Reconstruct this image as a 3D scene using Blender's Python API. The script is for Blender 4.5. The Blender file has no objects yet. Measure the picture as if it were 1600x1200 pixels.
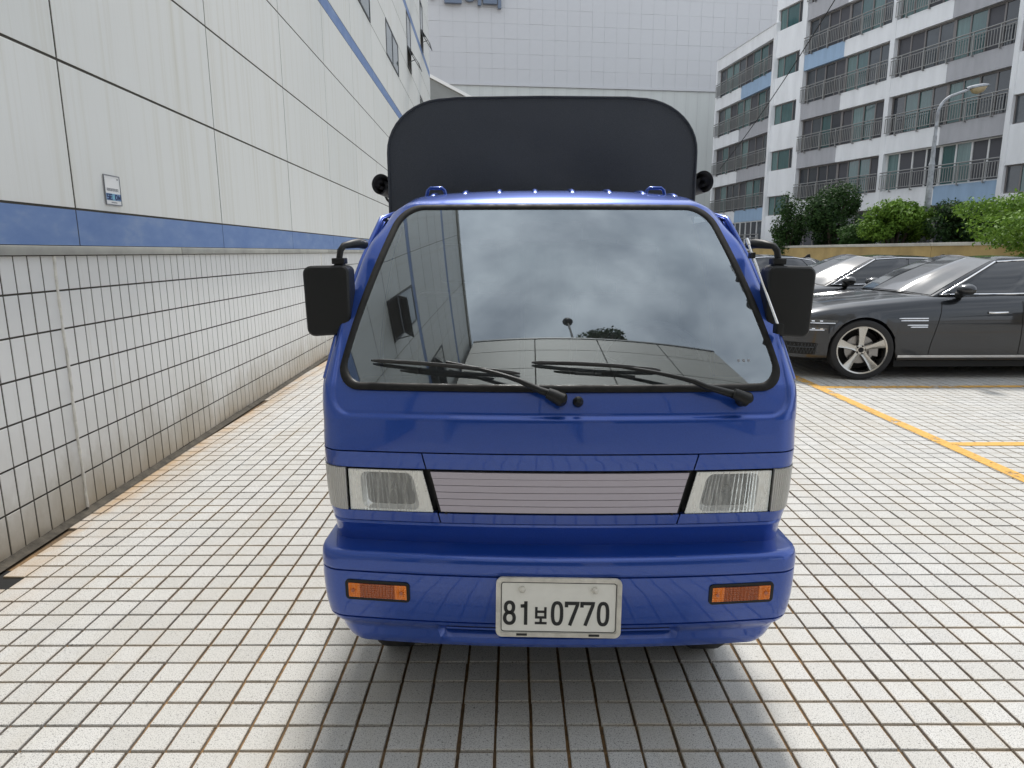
import bpy, bmesh, math, random
import numpy as np
from mathutils import Vector, Matrix, Euler

random.seed(7)
rng = np.random.default_rng(7)
R = math.radians
sc = bpy.context.scene
COL = sc.collection

# ------------------------------------------------------------------ camera
cam_d = bpy.data.cameras.new('camera')
cam_d.sensor_width = 36.0
cam_d.lens = 1044.9 / 1600 * 36
cam_d.clip_start = 0.05
cam_d.clip_end = 1500
cam = bpy.data.objects.new('camera', cam_d)
COL.objects.link(cam)
cam.matrix_world = (Matrix.Translation((0, 0, 1.53)) @ Matrix.Rotation(R(0.2262), 4, 'Z')
                    @ Matrix.Rotation(R(90 - 11.194), 4, 'X') @ Matrix.Rotation(R(-0.2617), 4, 'Z'))
sc.camera = cam

# ------------------------------------------------------------------ sky, sun, exposure
SUN_EL, SUN_AZ = 56.0, 4.0            # azimuth clockwise from +Y (sun stands behind the truck)
world = bpy.data.worlds.new('World')
sc.world = world
world.use_nodes = True
wn, wl = world.node_tree.nodes, world.node_tree.links
wn.clear()
w_out = wn.new('ShaderNodeOutputWorld')
w_bg = wn.new('ShaderNodeBackground')
w_sky = wn.new('ShaderNodeTexSky')
w_sky.sky_type = 'NISHITA'
w_sky.sun_disc = False
w_sky.sun_elevation = R(SUN_EL)
w_sky.sun_rotation = R(SUN_AZ)
w_sky.dust_density = 2.0
w_tc = wn.new('ShaderNodeTexCoord')
w_map = wn.new('ShaderNodeMapping')
w_map.inputs['Scale'].default_value = (1.0, 1.0, 1.6)
w_n = wn.new('ShaderNodeTexNoise')
w_n.inputs['Scale'].default_value = 3.4
w_n.inputs['Detail'].default_value = 7
w_n.inputs['Roughness'].default_value = 0.58
w_n.inputs['Distortion'].default_value = 0.4
w_r = wn.new('ShaderNodeValToRGB')
w_r.color_ramp.elements[0].position = 0.30
w_r.color_ramp.elements[0].color = (0.45, 0.45, 0.45, 1)
w_r.color_ramp.elements[1].position = 0.62
w_r.color_ramp.elements[1].color = (0.95, 0.95, 0.95, 1)
w_n2 = wn.new('ShaderNodeTexNoise')
w_n2.inputs['Scale'].default_value = 5.0
w_n2.inputs['Detail'].default_value = 6
w_cr = wn.new('ShaderNodeValToRGB')
w_cr.color_ramp.elements[0].position = 0.3
w_cr.color_ramp.elements[0].color = (8.4, 9.2, 10.2, 1)
w_cr.color_ramp.elements[1].position = 0.72
w_cr.color_ramp.elements[1].color = (15.2, 15.9, 16.8, 1)
w_mix = wn.new('ShaderNodeMixRGB')
wl.new(w_tc.outputs['Generated'], w_map.inputs['Vector'])
wl.new(w_map.outputs['Vector'], w_n.inputs['Vector'])
wl.new(w_map.outputs['Vector'], w_n2.inputs['Vector'])
wl.new(w_n.outputs['Fac'], w_r.inputs['Fac'])
wl.new(w_n2.outputs['Fac'], w_cr.inputs['Fac'])
wl.new(w_r.outputs['Color'], w_mix.inputs['Fac'])
wl.new(w_sky.outputs['Color'], w_mix.inputs['Color1'])
wl.new(w_cr.outputs['Color'], w_mix.inputs['Color2'])
wl.new(w_mix.outputs['Color'], w_bg.inputs['Color'])
w_bg.inputs['Strength'].default_value = 0.10
wl.new(w_bg.outputs['Background'], w_out.inputs['Surface'])

sun_d = bpy.data.lights.new('sun', 'SUN')
sun_d.energy = 3.5
sun_d.angle = R(7.0)
sun_d.color = (1.0, 0.96, 0.90)
sun = bpy.data.objects.new('sun', sun_d)
COL.objects.link(sun)
sd = Vector((math.sin(R(SUN_AZ)) * math.cos(R(SUN_EL)), math.cos(R(SUN_AZ)) * math.cos(R(SUN_EL)), math.sin(R(SUN_EL))))
sun.rotation_euler = (-sd).to_track_quat('-Z', 'Y').to_euler()
sun.location = sd * 60

sc.view_settings.view_transform = 'Standard'
sc.view_settings.look = 'None'
sc.view_settings.exposure = 0.13
sc.view_settings.gamma = 1.0
sc.view_settings.use_curve_mapping = False


# ------------------------------------------------------------------ helpers
def link(o, parent=None):
    COL.objects.link(o)
    if parent is not None:
        o.parent = parent
    return o


def tag(o, label=None, cat=None, group=None, kind=None):
    if label: o['label'] = label
    if cat: o['category'] = cat
    if group: o['group'] = group
    if kind: o['kind'] = kind
    return o


def empty(name, loc=(0, 0, 0), rot=(0, 0, 0), label=None, cat=None, group=None, kind=None):
    o = bpy.data.objects.new(name, None)
    o.empty_display_size = 0.2
    link(o)
    o.location = loc
    o.rotation_euler = rot
    return tag(o, label, cat, group, kind)


class MB:
    def __init__(self):
        self.v = []
        self.f = []

    def add(self, vs, fs):
        b = len(self.v)
        self.v += [tuple(p) for p in vs]
        self.f += [tuple(i + b for i in q) for q in fs]
        return self

    def bb(self, x0, x1, y0, y1, z0, z1):
        vs = [(x0, y0, z0), (x1, y0, z0), (x1, y1, z0), (x0, y1, z0), (x0, y0, z1), (x1, y0, z1), (x1, y1, z1), (x0, y1, z1)]
        return self.add(vs, [(3, 2, 1, 0), (4, 5, 6, 7), (0, 1, 5, 4), (1, 2, 6, 5), (2, 3, 7, 6), (3, 0, 4, 7)])

    def tube(self, pts, r, n=8, cap=True):
        pts = [Vector(p) for p in pts]
        m = len(pts)
        rs = r if isinstance(r, (list, tuple)) else [r] * m
        ref = None
        vs, fs = [], []
        for i, p in enumerate(pts):
            t = (pts[min(i + 1, m - 1)] - pts[max(i - 1, 0)]).normalized()
            if ref is None:
                ref = Vector((0, 0, 1)) if abs(t.z) < 0.9 else Vector((1, 0, 0))
            a = t.cross(ref)
            if a.length < 1e-6: a = t.orthogonal()
            a.normalize()
            ref = a.cross(t).normalized()
            for k in range(n):
                g = 2 * math.pi * k / n
                vs.append(p + (a * math.cos(g) + ref * math.sin(g)) * rs[i])
        for i in range(m - 1):
            for k in range(n):
                fs.append((i * n + k, i * n + (k + 1) % n, (i + 1) * n + (k + 1) % n, (i + 1) * n + k))
        if cap:
            fs.append(tuple(range(n - 1, -1, -1)))
            fs.append(tuple((m - 1) * n + k for k in range(n)))
        return self.add(vs, fs)

    def grid(self, fn, us, vs_, keep=None, close_u=False):
        """fn(u,v) -> point; us, vs_ are sequences."""
        nu, nv = len(us), len(vs_)
        vs = [fn(u, v) for v in vs_ for u in us]
        fs = []
        for j in range(nv - 1):
            for i in range(nu - 1 + (1 if close_u else 0)):
                i2 = (i + 1) % nu
                if keep is None or keep((us[i] + us[i2]) / 2, (vs_[j] + vs_[j + 1]) / 2):
                    fs.append((j * nu + i, j * nu + i2, (j + 1) * nu + i2, (j + 1) * nu + i))
        return self.add(vs, fs)

    def skirt(self, fn, us, vs_, back):
        """closed rim round a grid patch, folded back by the vector-valued back(p)."""
        loop = [fn(u, vs_[0]) for u in us] + [fn(us[-1], v) for v in vs_[1:]] + [fn(u, vs_[-1]) for u in us[::-1][1:]] + [fn(us[0], v) for v in vs_[::-1][1:-1]]
        n = len(loop)
        vs = [Vector(p) for p in loop] + [Vector(p) + Vector(back) for p in loop]
        return self.add(vs, [(i, i + n, (i + 1) % n + n, (i + 1) % n) for i in range(n)])

    def prism(self, poly, fn, h0, h1):
        """poly: list of 2D points; fn(a,b,h)->3D; closed solid between h0 and h1."""
        n = len(poly)
        vs = [fn(a, b, h0) for a, b in poly] + [fn(a, b, h1) for a, b in poly]
        fs = [tuple(range(n - 1, -1, -1)), tuple(range(n, 2 * n))]
        fs += [(i, (i + 1) % n, (i + 1) % n + n, i + n) for i in range(n)]
        return self.add(vs, fs)

    def ribbon(self, path, w, fn, h0, h1, closed=False):
        """flat stroke of width w along a 2D path, extruded h0..h1 through fn(a,b,h)."""
        p = np.array(path, float)
        n = len(p)
        L, Rr = [], []
        for i in range(n):
            a = p[(i - 1) % n] if (closed or i > 0) else p[i]
            b = p[(i + 1) % n] if (closed or i < n - 1) else p[i]
            d1 = p[i] - a
            d2 = b - p[i]
            l1, l2 = np.hypot(*d1), np.hypot(*d2)
            d1 = d1 / l1 if l1 > 1e-9 else d2 / max(l2, 1e-9)
            d2 = d2 / l2 if l2 > 1e-9 else d1
            n1 = np.array([-d1[1], d1[0]]); n2 = np.array([-d2[1], d2[0]])
            mm = n1 + n2
            ln = np.hypot(*mm)
            mm = mm / ln if ln > 1e-6 else n1
            k = 1 / max(0.5, mm @ n1)
            L.append(p[i] + mm * w / 2 * k)
            Rr.append(p[i] - mm * w / 2 * k)
        vs = [fn(*q, h1) for q in L] + [fn(*q, h1) for q in Rr] + [fn(*q, h0) for q in L] + [fn(*q, h0) for q in Rr]
        fs = []
        m = n if closed else n - 1
        for i in range(m):
            j = (i + 1) % n
            fs += [(i, j, n + j, n + i), (i, 2 * n + i, 2 * n + j, j), (n + i, n + j, 3 * n + j, 3 * n + i)]
        if not closed:
            fs += [(0, n, 3 * n, 2 * n), (n - 1, 3 * n - 1, 4 * n - 1, 2 * n - 1)]
        return self.add(vs, fs)

    def lathe(self, prof, fn, n=24, closed=True):
        """prof: list of (r,h); fn(x,y,h)->3D."""
        m = len(prof)
        vs = [fn(r * math.cos(2 * math.pi * k / n), r * math.sin(2 * math.pi * k / n), h) for r, h in prof for k in range(n)]
        fs = []
        for i in range(m - 1 + (1 if closed else 0)):
            i2 = (i + 1) % m
            for k in range(n):
                k2 = (k + 1) % n
                fs.append((i * n + k, i * n + k2, i2 * n + k2, i2 * n + k))
        return self.add(vs, fs)

    def mesh(self, name, mat, smooth=None, bevel=0.0, bseg=2, recalc=True):
        me = bpy.data.meshes.new(name)
        me.from_pydata(self.v, [], self.f)
        if recalc or bevel:
            bm = bmesh.new()
            bm.from_mesh(me)
            if recalc: bmesh.ops.recalc_face_normals(bm, faces=bm.faces)
            if bevel:
                es = [e for e in bm.edges if len(e.link_faces) == 2 and e.calc_face_angle(0) > 0.6]
                bmesh.ops.bevel(bm, geom=es, offset=bevel, segments=bseg, profile=0.6, affect='EDGES', clamp_overlap=True)
            bm.to_mesh(me)
            bm.free()
        if mat is not None: me.materials.append(mat)
        if smooth is not None or bevel:
            me.polygons.foreach_set('use_smooth', [True] * len(me.polygons))
            me.set_sharp_from_angle(angle=R(smooth if smooth else 35))
        me.update()
        return me

    def build(self, name, mat, parent=None, **k):
        return link(bpy.data.objects.new(name, self.mesh(name, mat, **k)), parent)


def inst(name, me, parent=None, loc=(0, 0, 0), rot=(0, 0, 0), scale=(1, 1, 1)):
    o = bpy.data.objects.new(name, me)
    link(o, parent)
    o.location, o.rotation_euler, o.scale = loc, rot, scale
    return o


def copy_tree(o, parent=None):
    c = o.copy()
    COL.objects.link(c)
    c.parent = parent
    for ch in list(o.children):
        copy_tree(ch, c)
    return c


def lin(a, b, n):
    return [a + (b - a) * i / (n - 1) for i in range(n)]


def sstep(x, a, b):
    t = min(1, max(0, (x - a) / (b - a)))
    return t * t * (3 - 2 * t)


def fillet(corners, radii, seg=8):
    """rounded polygon from corner points."""
    out = []
    n = len(corners)
    for i in range(n):
        p0, p, p1 = Vector(corners[i - 1]), Vector(corners[i]), Vector(corners[(i + 1) % n])
        r = radii[i] if isinstance(radii, (list, tuple)) else radii
        a, b = (p0 - p).normalized(), (p1 - p).normalized()
        ang = a.angle(b)
        d = r / math.tan(ang / 2)
        c = p + (a + b).normalized() * (r / math.sin(ang / 2))
        s, e = p + a * d - c, p + b * d - c
        tot = s.angle(e)
        cr = s.x * e.y - s.y * e.x
        sg = 1 if cr > 0 else -1
        for k in range(seg + 1):
            t = sg * tot * k / seg
            out.append((c.x + s.x * math.cos(t) - s.y * math.sin(t), c.y + s.x * math.sin(t) + s.y * math.cos(t)))
    return out


# ------------------------------------------------------------------ materials
def nt(name):
    m = bpy.data.materials.new(name)
    m.use_nodes = True
    n, l = m.node_tree.nodes, m.node_tree.links
    return m, n, l, n['Principled BSDF']


def math_node(n, l, op, a, b=None, c=None):
    q = n.new('ShaderNodeMath')
    q.operation = op
    for i, x in enumerate((a, b, c)):
        if x is None: continue
        if isinstance(x, (int, float)): q.inputs[i].default_value = x
        else: l.new(x, q.inputs[i])
    return q.outputs[0]


def noise(n, l, vec, scale, detail=3, rough=0.5, dist=0.0):
    q = n.new('ShaderNodeTexNoise')
    q.inputs['Scale'].default_value = scale
    q.inputs['Detail'].default_value = detail
    q.inputs['Roughness'].default_value = rough
    q.inputs['Distortion'].default_value = dist
    if vec is not None: l.new(vec, q.inputs['Vector'])
    return q.outputs['Fac']


def ramp(n, l, fac, stops):
    q = n.new('ShaderNodeValToRGB')
    e = q.color_ramp.elements
    while len(e) < len(stops): e.new(0.5)
    for x, (p, c) in zip(e, stops):
        x.position = p
        x.color = (*c, 1) if len(c) == 3 else c
    l.new(fac, q.inputs['Fac'])
    return q.outputs['Color']


def g3(v):
    return (v, v, v)


def mixc(n, l, fac, a, b, mode='MIX'):
    q = n.new('ShaderNodeMixRGB')
    q.blend_type = mode
    for i, x in zip(('Fac', 'Color1', 'Color2'), (fac, a, b)):
        if isinstance(x, (int, float)): q.inputs[i].default_value = x
        elif isinstance(x, tuple): q.inputs[i].default_value = (*x, 1)
        else: l.new(x, q.inputs[i])
    return q.outputs['Color']


def bump(n, l, b, h, strength=0.2, dist=0.01):
    q = n.new('ShaderNodeBump')
    q.inputs['Strength'].default_value = strength
    q.inputs['Distance'].default_value = dist
    l.new(h, q.inputs['Height'])
    l.new(q.outputs['Normal'], b.inputs['Normal'])


def pos(n):
    return n.new('ShaderNodeNewGeometry').outputs['Position']


def scaled(n, l, vec, s):
    q = n.new('ShaderNodeVectorMath')
    q.operation = 'MULTIPLY'
    l.new(vec, q.inputs[0])
    q.inputs[1].default_value = s
    return q.outputs[0]


def pmat(name, col, rough=0.5, metal=0.0, coat=0.0, var=0.0, vscale=6.0, bmp=0.0, bscale=300.0, bdist=0.002, spec=0.5, obj=True, stretch=(1, 1, 1), rvar=0.0):
    m, n, l, b = nt(name)
    b.inputs['Base Color'].default_value = (*col, 1)
    b.inputs['Roughness'].default_value = rough
    b.inputs['Metallic'].default_value = metal
    b.inputs['Coat Weight'].default_value = coat
    b.inputs['Coat Roughness'].default_value = 0.03
    b.inputs['Specular IOR Level'].default_value = spec
    tc = n.new('ShaderNodeTexCoord').outputs['Object'] if obj else pos(n)
    vec = scaled(n, l, tc, stretch)
    if var:
        f = noise(n, l, vec, vscale, 5, 0.6)
        c = ramp(n, l, f, [(0.25, tuple(x * (1 - var) for x in col)), (0.75, tuple(min(1, x * (1 + var * 0.6)) for x in col))])
        l.new(c, b.inputs['Base Color'])
    if rvar:
        f2 = noise(n, l, vec, vscale * 1.7, 4, 0.6)
        r2 = ramp(n, l, f2, [(0.3, g3(max(0, rough - rvar))), (0.7, g3(min(1, rough + rvar)))])
        l.new(r2, b.inputs['Roughness'])
    if bmp:
        bump(n, l, b, noise(n, l, vec, bscale, 3, 0.6), bmp, bdist)
    return m


def glass_mat(name, tint, refl=1.7, ior=1.5, trans=0.75, rough=0.0, haze=0.0):
    m, n, l, b = nt(name)
    n.remove(b)
    out = n['Material Output']
    tr = n.new('ShaderNodeBsdfTransparent')
    tr.inputs['Color'].default_value = (*[t * trans for t in tint], 1)
    gl = n.new('ShaderNodeBsdfGlossy')
    gl.inputs['Roughness'].default_value = rough
    gl.inputs['Color'].default_value = (0.86, 0.95, 1.0, 1)
    lw = n.new('ShaderNodeFresnel')
    lw.inputs['IOR'].default_value = ior
    f = math_node(n, l, 'MULTIPLY', lw.outputs[0], refl)
    f = math_node(n, l, 'MINIMUM', f, 1.0)
    mx = n.new('ShaderNodeMixShader')
    l.new(f, mx.inputs[0])
    l.new(tr.outputs[0], mx.inputs[1])
    l.new(gl.outputs[0], mx.inputs[2])
    last = mx.outputs[0]
    if haze:
        df = n.new('ShaderNodeBsdfDiffuse')
        df.inputs['Color'].default_value = (0.6, 0.6, 0.6, 1) if haze < .2 else (0.9, 0.9, 0.86, 1)
        m2 = n.new('ShaderNodeMixShader')
        m2.inputs[0].default_value = haze
        if haze > .2:                                   # moulded prisms: reflector's bright and dark pattern painted in as pale streaks
            oc = n.new('ShaderNodeTexCoord').outputs['Object']
            st = noise(n, l, scaled(n, l, oc, (80, 1, 9)), 1.0, 3, 0.6)
            l.new(ramp(n, l, st, [(0.36, g3(.13)), (0.50, g3(.20)), (0.64, g3(.34))]), m2.inputs[0])
        l.new(last, m2.inputs[1])
        l.new(df.outputs[0], m2.inputs[2])
        last = m2.outputs[0]
    l.new(last, out.inputs['Surface'])
    return m


PITCH, FX0, FY0 = 0.1151, -1.5625, 1.8281    # paving grid


def floor_tile_material(name, joints=False):
    m, n, l, b = nt(name)
    p = pos(n)
    sx = n.new('ShaderNodeSeparateXYZ')
    l.new(p, sx.inputs[0])
    # index of the tile -> one random value per tile
    ix = math_node(n, l, 'FLOOR', math_node(n, l, 'DIVIDE', math_node(n, l, 'SUBTRACT', sx.outputs[0], FX0), PITCH))
    iy = math_node(n, l, 'FLOOR', math_node(n, l, 'DIVIDE', math_node(n, l, 'SUBTRACT', sx.outputs[1], FY0), PITCH))
    cb = n.new('ShaderNodeCombineXYZ')
    l.new(ix, cb.inputs[0]); l.new(iy, cb.inputs[1])
    wnz = n.new('ShaderNodeTexWhiteNoise')
    wnz.noise_dimensions = '2D'
    l.new(cb.outputs[0], wnz.inputs['Vector'])
    base = ramp(n, l, wnz.outputs['Value'], [(0.0, (0.495, 0.49, 0.47)), (0.5, (0.525, 0.52, 0.50)), (1.0, (0.555, 0.55, 0.53))])
    # terrazzo speckle
    sp = noise(n, l, p, 250, 2, 0.75)
    c = mixc(n, l, ramp(n, l, sp, [(0.38, g3(0.9)), (0.45, g3(0.0))]), base, (0.15, 0.15, 0.155))
    sp3 = noise(n, l, p, 130, 2, 0.6)
    c = mixc(n, l, ramp(n, l, sp3, [(0.32, g3(0.85)), (0.37, g3(0.0))]), c, (0.09, 0.09, 0.09))
    # general grime
    gr = noise(n, l, p, 1.3, 6, 0.65)
    c = mixc(n, l, ramp(n, l, gr, [(0.42, g3(0.0)), (0.75, g3(0.42))]), c, (0.42, 0.40, 0.35))
    dr = n.new('ShaderNodeTexVoronoi')
    dr.inputs['Scale'].default_value = 1.1
    l.new(p, dr.inputs['Vector'])
    c = mixc(n, l, ramp(n, l, dr.outputs['Distance'], [(0.03, g3(0.35)), (0.07, g3(0.0))]), c, (0.10, 0.09, 0.08))
    gr2 = noise(n, l, scaled(n, l, p, (2.0, 0.35, 1)), 1.1, 5, 0.7)
    c = mixc(n, l, ramp(n, l, gr2, [(0.50, g3(0.0)), (0.72, g3(0.30))]), c, (0.36, 0.32, 0.25))
    # rusty run-off along the foot of the wall on the left
    dw = math_node(n, l, 'ADD', math_node(n, l, 'MULTIPLY_ADD', sx.outputs[1], 0.0344, 2.454), sx.outputs[0])
    st = noise(n, l, scaled(n, l, p, (2.5, 1.0, 1.0)), 2.6, 5, 0.65)
    near = ramp(n, l, dw, [(0.0, g3(1.0)), (0.12, g3(0.70)), (0.22, g3(0.26)), (0.50, g3(0.0))])
    sf = math_node(n, l, 'MULTIPLY', near, ramp(n, l, st, [(0.36, g3(0.18)), (0.60, g3(1.0))]))
    c = mixc(n, l, sf, c, (0.40, 0.27, 0.145))
    # rust showing at tile rims
    fxr = math_node(n, l, 'FRACT', math_node(n, l, 'DIVIDE', math_node(n, l, 'SUBTRACT', sx.outputs[0], FX0), PITCH))
    fyr = math_node(n, l, 'FRACT', math_node(n, l, 'DIVIDE', math_node(n, l, 'SUBTRACT', sx.outputs[1], FY0), PITCH))
    ex = math_node(n, l, 'ABSOLUTE', math_node(n, l, 'SUBTRACT', fxr, 0.5))
    ey = math_node(n, l, 'ABSOLUTE', math_node(n, l, 'SUBTRACT', fyr, 0.5))
    e = math_node(n, l, 'MAXIMUM', ex, ey)
    rim = math_node(n, l, 'MULTIPLY', ramp(n, l, e, [(0.40, g3(0)), (0.46, g3(0.45))]), ramp(n, l, noise(n, l, p, 2.2, 4), [(0.4, g3(0)), (0.65, g3(1))]))
    c = mixc(n, l, rim, c, (0.45, 0.33, 0.18))
    if joints:
        jm = ramp(n, l, e, [(0.445, g3(0)), (0.462, g3(1))])
        c = mixc(n, l, jm, c, (0.09, 0.07, 0.05))
    l.new(c, b.inputs['Base Color'])
    b.inputs['Roughness'].default_value = 0.62
    b.inputs['Specular IOR Level'].default_value = 0.35
    bump(n, l, b, noise(n, l, p, 260, 3, 0.7), 0.25, 0.002)
    return m


def grout_material():
    m, n, l, b = nt('grout')
    p = pos(n)
    f = noise(n, l, p, 1.6, 5, 0.6)
    c = ramp(n, l, f, [(0.30, (0.075, 0.058, 0.042)), (0.44, (0.18, 0.115, 0.058)), (0.62, (0.31, 0.185, 0.08))])
    f2 = noise(n, l, p, 60, 4, 0.7)
    c = mixc(n, l, ramp(n, l, f2, [(0.3, g3(0.6)), (0.6, g3(0))]), c, (0.03, 0.028, 0.025))
    l.new(c, b.inputs['Base Color'])
    b.inputs['Roughness'].default_value = 0.95
    bump(n, l, b, f2, 0.5, 0.004)
    return m


def wall_tile_material():
    m, n, l, b = nt('white_wall_tile')
    p = pos(n)
    sx = n.new('ShaderNodeSeparateXYZ')
    l.new(p, sx.inputs[0])
    oi = n.new('ShaderNodeNewGeometry').outputs['Random Per Island']
    c = ramp(n, l, oi, [(0, (0.73, 0.73, 0.715)), (1, (0.79, 0.79, 0.775))])
    # dirt splashed over the lowest rows
    f = noise(n, l, scaled(n, l, p, (1, 1, 0.6)), 2.2, 6, 0.7)
    hz = math_node(n, l, 'ADD', sx.outputs[2], math_node(n, l, 'MULTIPLY', math_node(n, l, 'SUBTRACT', f, 0.5), 0.9))
    dm = ramp(n, l, hz, [(0.0, g3(0.9)), (0.22, g3(0.62)), (0.45, g3(0.16)), (0.8, g3(0))])
    c = mixc(n, l, dm, c, (0.33, 0.29, 0.22))
    # thin vertical runs from the coping
    rn = noise(n, l, scaled(n, l, p, (1, 14, 0.35)), 2.0, 4, 0.6)
    c = mixc(n, l, ramp(n, l, rn, [(0.60, g3(0)), (0.78, g3(0.35))]), c, (0.52, 0.48, 0.40))
    l.new(c, b.inputs['Base Color'])
    b.inputs['Roughness'].default_value = 0.28
    b.inputs['Coat Weight'].default_value = 0.15
    bump(n, l, b, noise(n, l, p, 9, 3), 0.08, 0.01)
    return m


def wall_panel_material():
    m, n, l, b = nt('white_metal_panel')
    p = pos(n)
    oi = n.new('ShaderNodeObjectInfo').outputs['Random']
    c = ramp(n, l, oi, [(0, (0.69, 0.70, 0.675)), (1, (0.73, 0.735, 0.71))])
    rn = noise(n, l, scaled(n, l, p, (1, 9, 0.22)), 1.1, 5, 0.65)
    c = mixc(n, l, ramp(n, l, rn, [(0.50, g3(0)), (0.80, g3(0.5))]), c, (0.50, 0.47, 0.36))
    rn2 = noise(n, l, scaled(n, l, p, (1, 30, 0.5)), 3.0, 4, 0.6)
    c = mixc(n, l, ramp(n, l, rn2, [(0.52, g3(0)), (0.78, g3(0.09))]), c, (0.40, 0.39, 0.33))
    l.new(c, b.inputs['Base Color'])
    b.inputs['Roughness'].default_value = 0.48
    bump(n, l, b, noise(n, l, p, 1.4, 2), 0.06, 0.05)
    return m


def dusty_blue_material():
    m, n, l, b = nt('dusty_blue_panel')
    p = pos(n)
    f = noise(n, l, scaled(n, l, p, (1, 1.2, 3)), 2.5, 6, 0.65)
    c = ramp(n, l, f, [(0.3, (0.115, 0.20, 0.42)), (0.55, (0.155, 0.245, 0.46)), (0.95, (0.30, 0.37, 0.49))])
    l.new(c, b.inputs['Base Color'])
    b.inputs['Roughness'].default_value = 0.5
    return m


def leaf_material(name, dark, light):
    m, n, l, b = nt(name)
    r = n.new('ShaderNodeNewGeometry').outputs['Random Per Island']
    p = pos(n)
    c = ramp(n, l, r, [(0.0, dark), (0.6, tuple((a + d) / 2 for a, d in zip(dark, light))), (1.0, light)])
    f = noise(n, l, p, 1.6, 3)
    c = mixc(n, l, ramp(n, l, f, [(0.4, g3(0)), (0.7, g3(0.5))]), c, light)
    l.new(c, b.inputs['Base Color'])
    b.inputs['Roughness'].default_value = 0.6
    b.inputs['Specular IOR Level'].default_value = 0.18
    tl = n.new('ShaderNodeBsdfTranslucent')
    l.new(c, tl.inputs['Color'])
    mx = n.new('ShaderNodeMixShader')
    mx.inputs[0].default_value = 0.25
    l.new(b.outputs[0], mx.inputs[1]); l.new(tl.outputs[0], mx.inputs[2])
    l.new(mx.outputs[0], n['Material Output'].inputs['Surface'])
    return m


def line_paint_material():
    """yellow road paint, worn through to the paving in patches"""
    m, n, l, b = nt('worn_yellow_paint')
    p = pos(n)
    f = noise(n, l, p, 5.0, 6, 0.7)
    f2 = noise(n, l, p, 40.0, 4, 0.7)
    s = math_node(n, l, 'MULTIPLY_ADD', f2, 0.35, f)
    tr = n.new('ShaderNodeBsdfTransparent')
    oc = n.new('ShaderNodeTexCoord').outputs['Object']
    mx = n.new('ShaderNodeMixShader')
    b.inputs['Base Color'].default_value = (0.66, 0.36, 0.06, 1)
    c = ramp(n, l, f2, [(0.3, (0.50, 0.27, 0.05)), (0.7, (0.72, 0.41, 0.09))])
    l.new(c, b.inputs['Base Color'])
    b.inputs['Roughness'].default_value = 0.75
    sy = n.new('ShaderNodeSeparateXYZ')
    l.new(p, sy.inputs[0])
    far = math_node(n, l, 'MULTIPLY_ADD', sy.outputs[1], -0.022, s)
    inv = ramp(n, l, far, [(0.40, g3(0.0)), (0.50, g3(1.0))])
    l.new(math_node(n, l, 'SUBTRACT', 1.0, inv), mx.inputs[0])
    l.new(b.outputs[0], mx.inputs[1]); l.new(tr.outputs[0], mx.inputs[2])
    l.new(mx.outputs[0], n['Material Output'].inputs['Surface'])
    return m


M = {}
M['tile'] = floor_tile_material('terrazzo_tile')
M['paving_far'] = floor_tile_material('terrazzo_paving', joints=True)
M['grout'] = grout_material()
M['wtile'] = wall_tile_material()
M['wpanel'] = wall_panel_material()
M['bluepanel'] = dusty_blue_material()
M['joint'] = pmat('dark_joint', (0.060, 0.054, 0.044), 0.9, var=0.3, vscale=8)
M['cardark0'] = pmat('drain_shade_black', (0.006, 0.006, 0.006), 0.9)
M['coping'] = pmat('grey_coping', (0.36, 0.36, 0.33), 0.6, var=0.25, vscale=4, obj=False)
M['caulk'] = pmat('white_caulk', (0.80, 0.78, 0.72), 0.7, var=0.25, vscale=20)
M['dirt'] = pmat('gutter_dirt', (0.075, 0.065, 0.05), 0.95, var=0.6, vscale=14, bmp=0.8, bscale=40, bdist=0.01)
M['yellow'] = line_paint_material()
M['winframe'] = pmat('dark_window_frame', (0.045, 0.05, 0.055), 0.4)
M['winglass'] = pmat('window_glass', (0.10, 0.14, 0.15), 0.05, spec=0.9, coat=0.6)
M['white'] = pmat('white_plastic', (0.78, 0.78, 0.77), 0.5)
M['signblue'] = pmat('sign_blue', (0.20, 0.33, 0.52), 0.5)
M['signteal'] = pmat('sign_teal', (0.20, 0.50, 0.58), 0.5)
M['signnavy'] = pmat('sign_navy', (0.015, 0.025, 0.10), 0.5)
M['signgrey'] = pmat('sign_grey', (0.20, 0.21, 0.23), 0.5)
M['black'] = pmat('black_plastic', (0.009, 0.010, 0.0105), 0.5, spec=0.35, bmp=0.12, bscale=900)
M['rubber'] = pmat('black_rubber', (0.020, 0.020, 0.020), 0.55, bmp=0.1, bscale=300, rvar=0.12)
M['seal'] = pmat('weathered_rubber_seal', (0.011, 0.0105, 0.010), 0.6, spec=0.25, var=0.5, vscale=18, rvar=0.15)
M['chrome'] = pmat('chrome', (0.75, 0.75, 0.76), 0.12, 1.0)
M['steel'] = pmat('satin_steel', (0.55, 0.55, 0.55), 0.3, 1.0)


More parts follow.
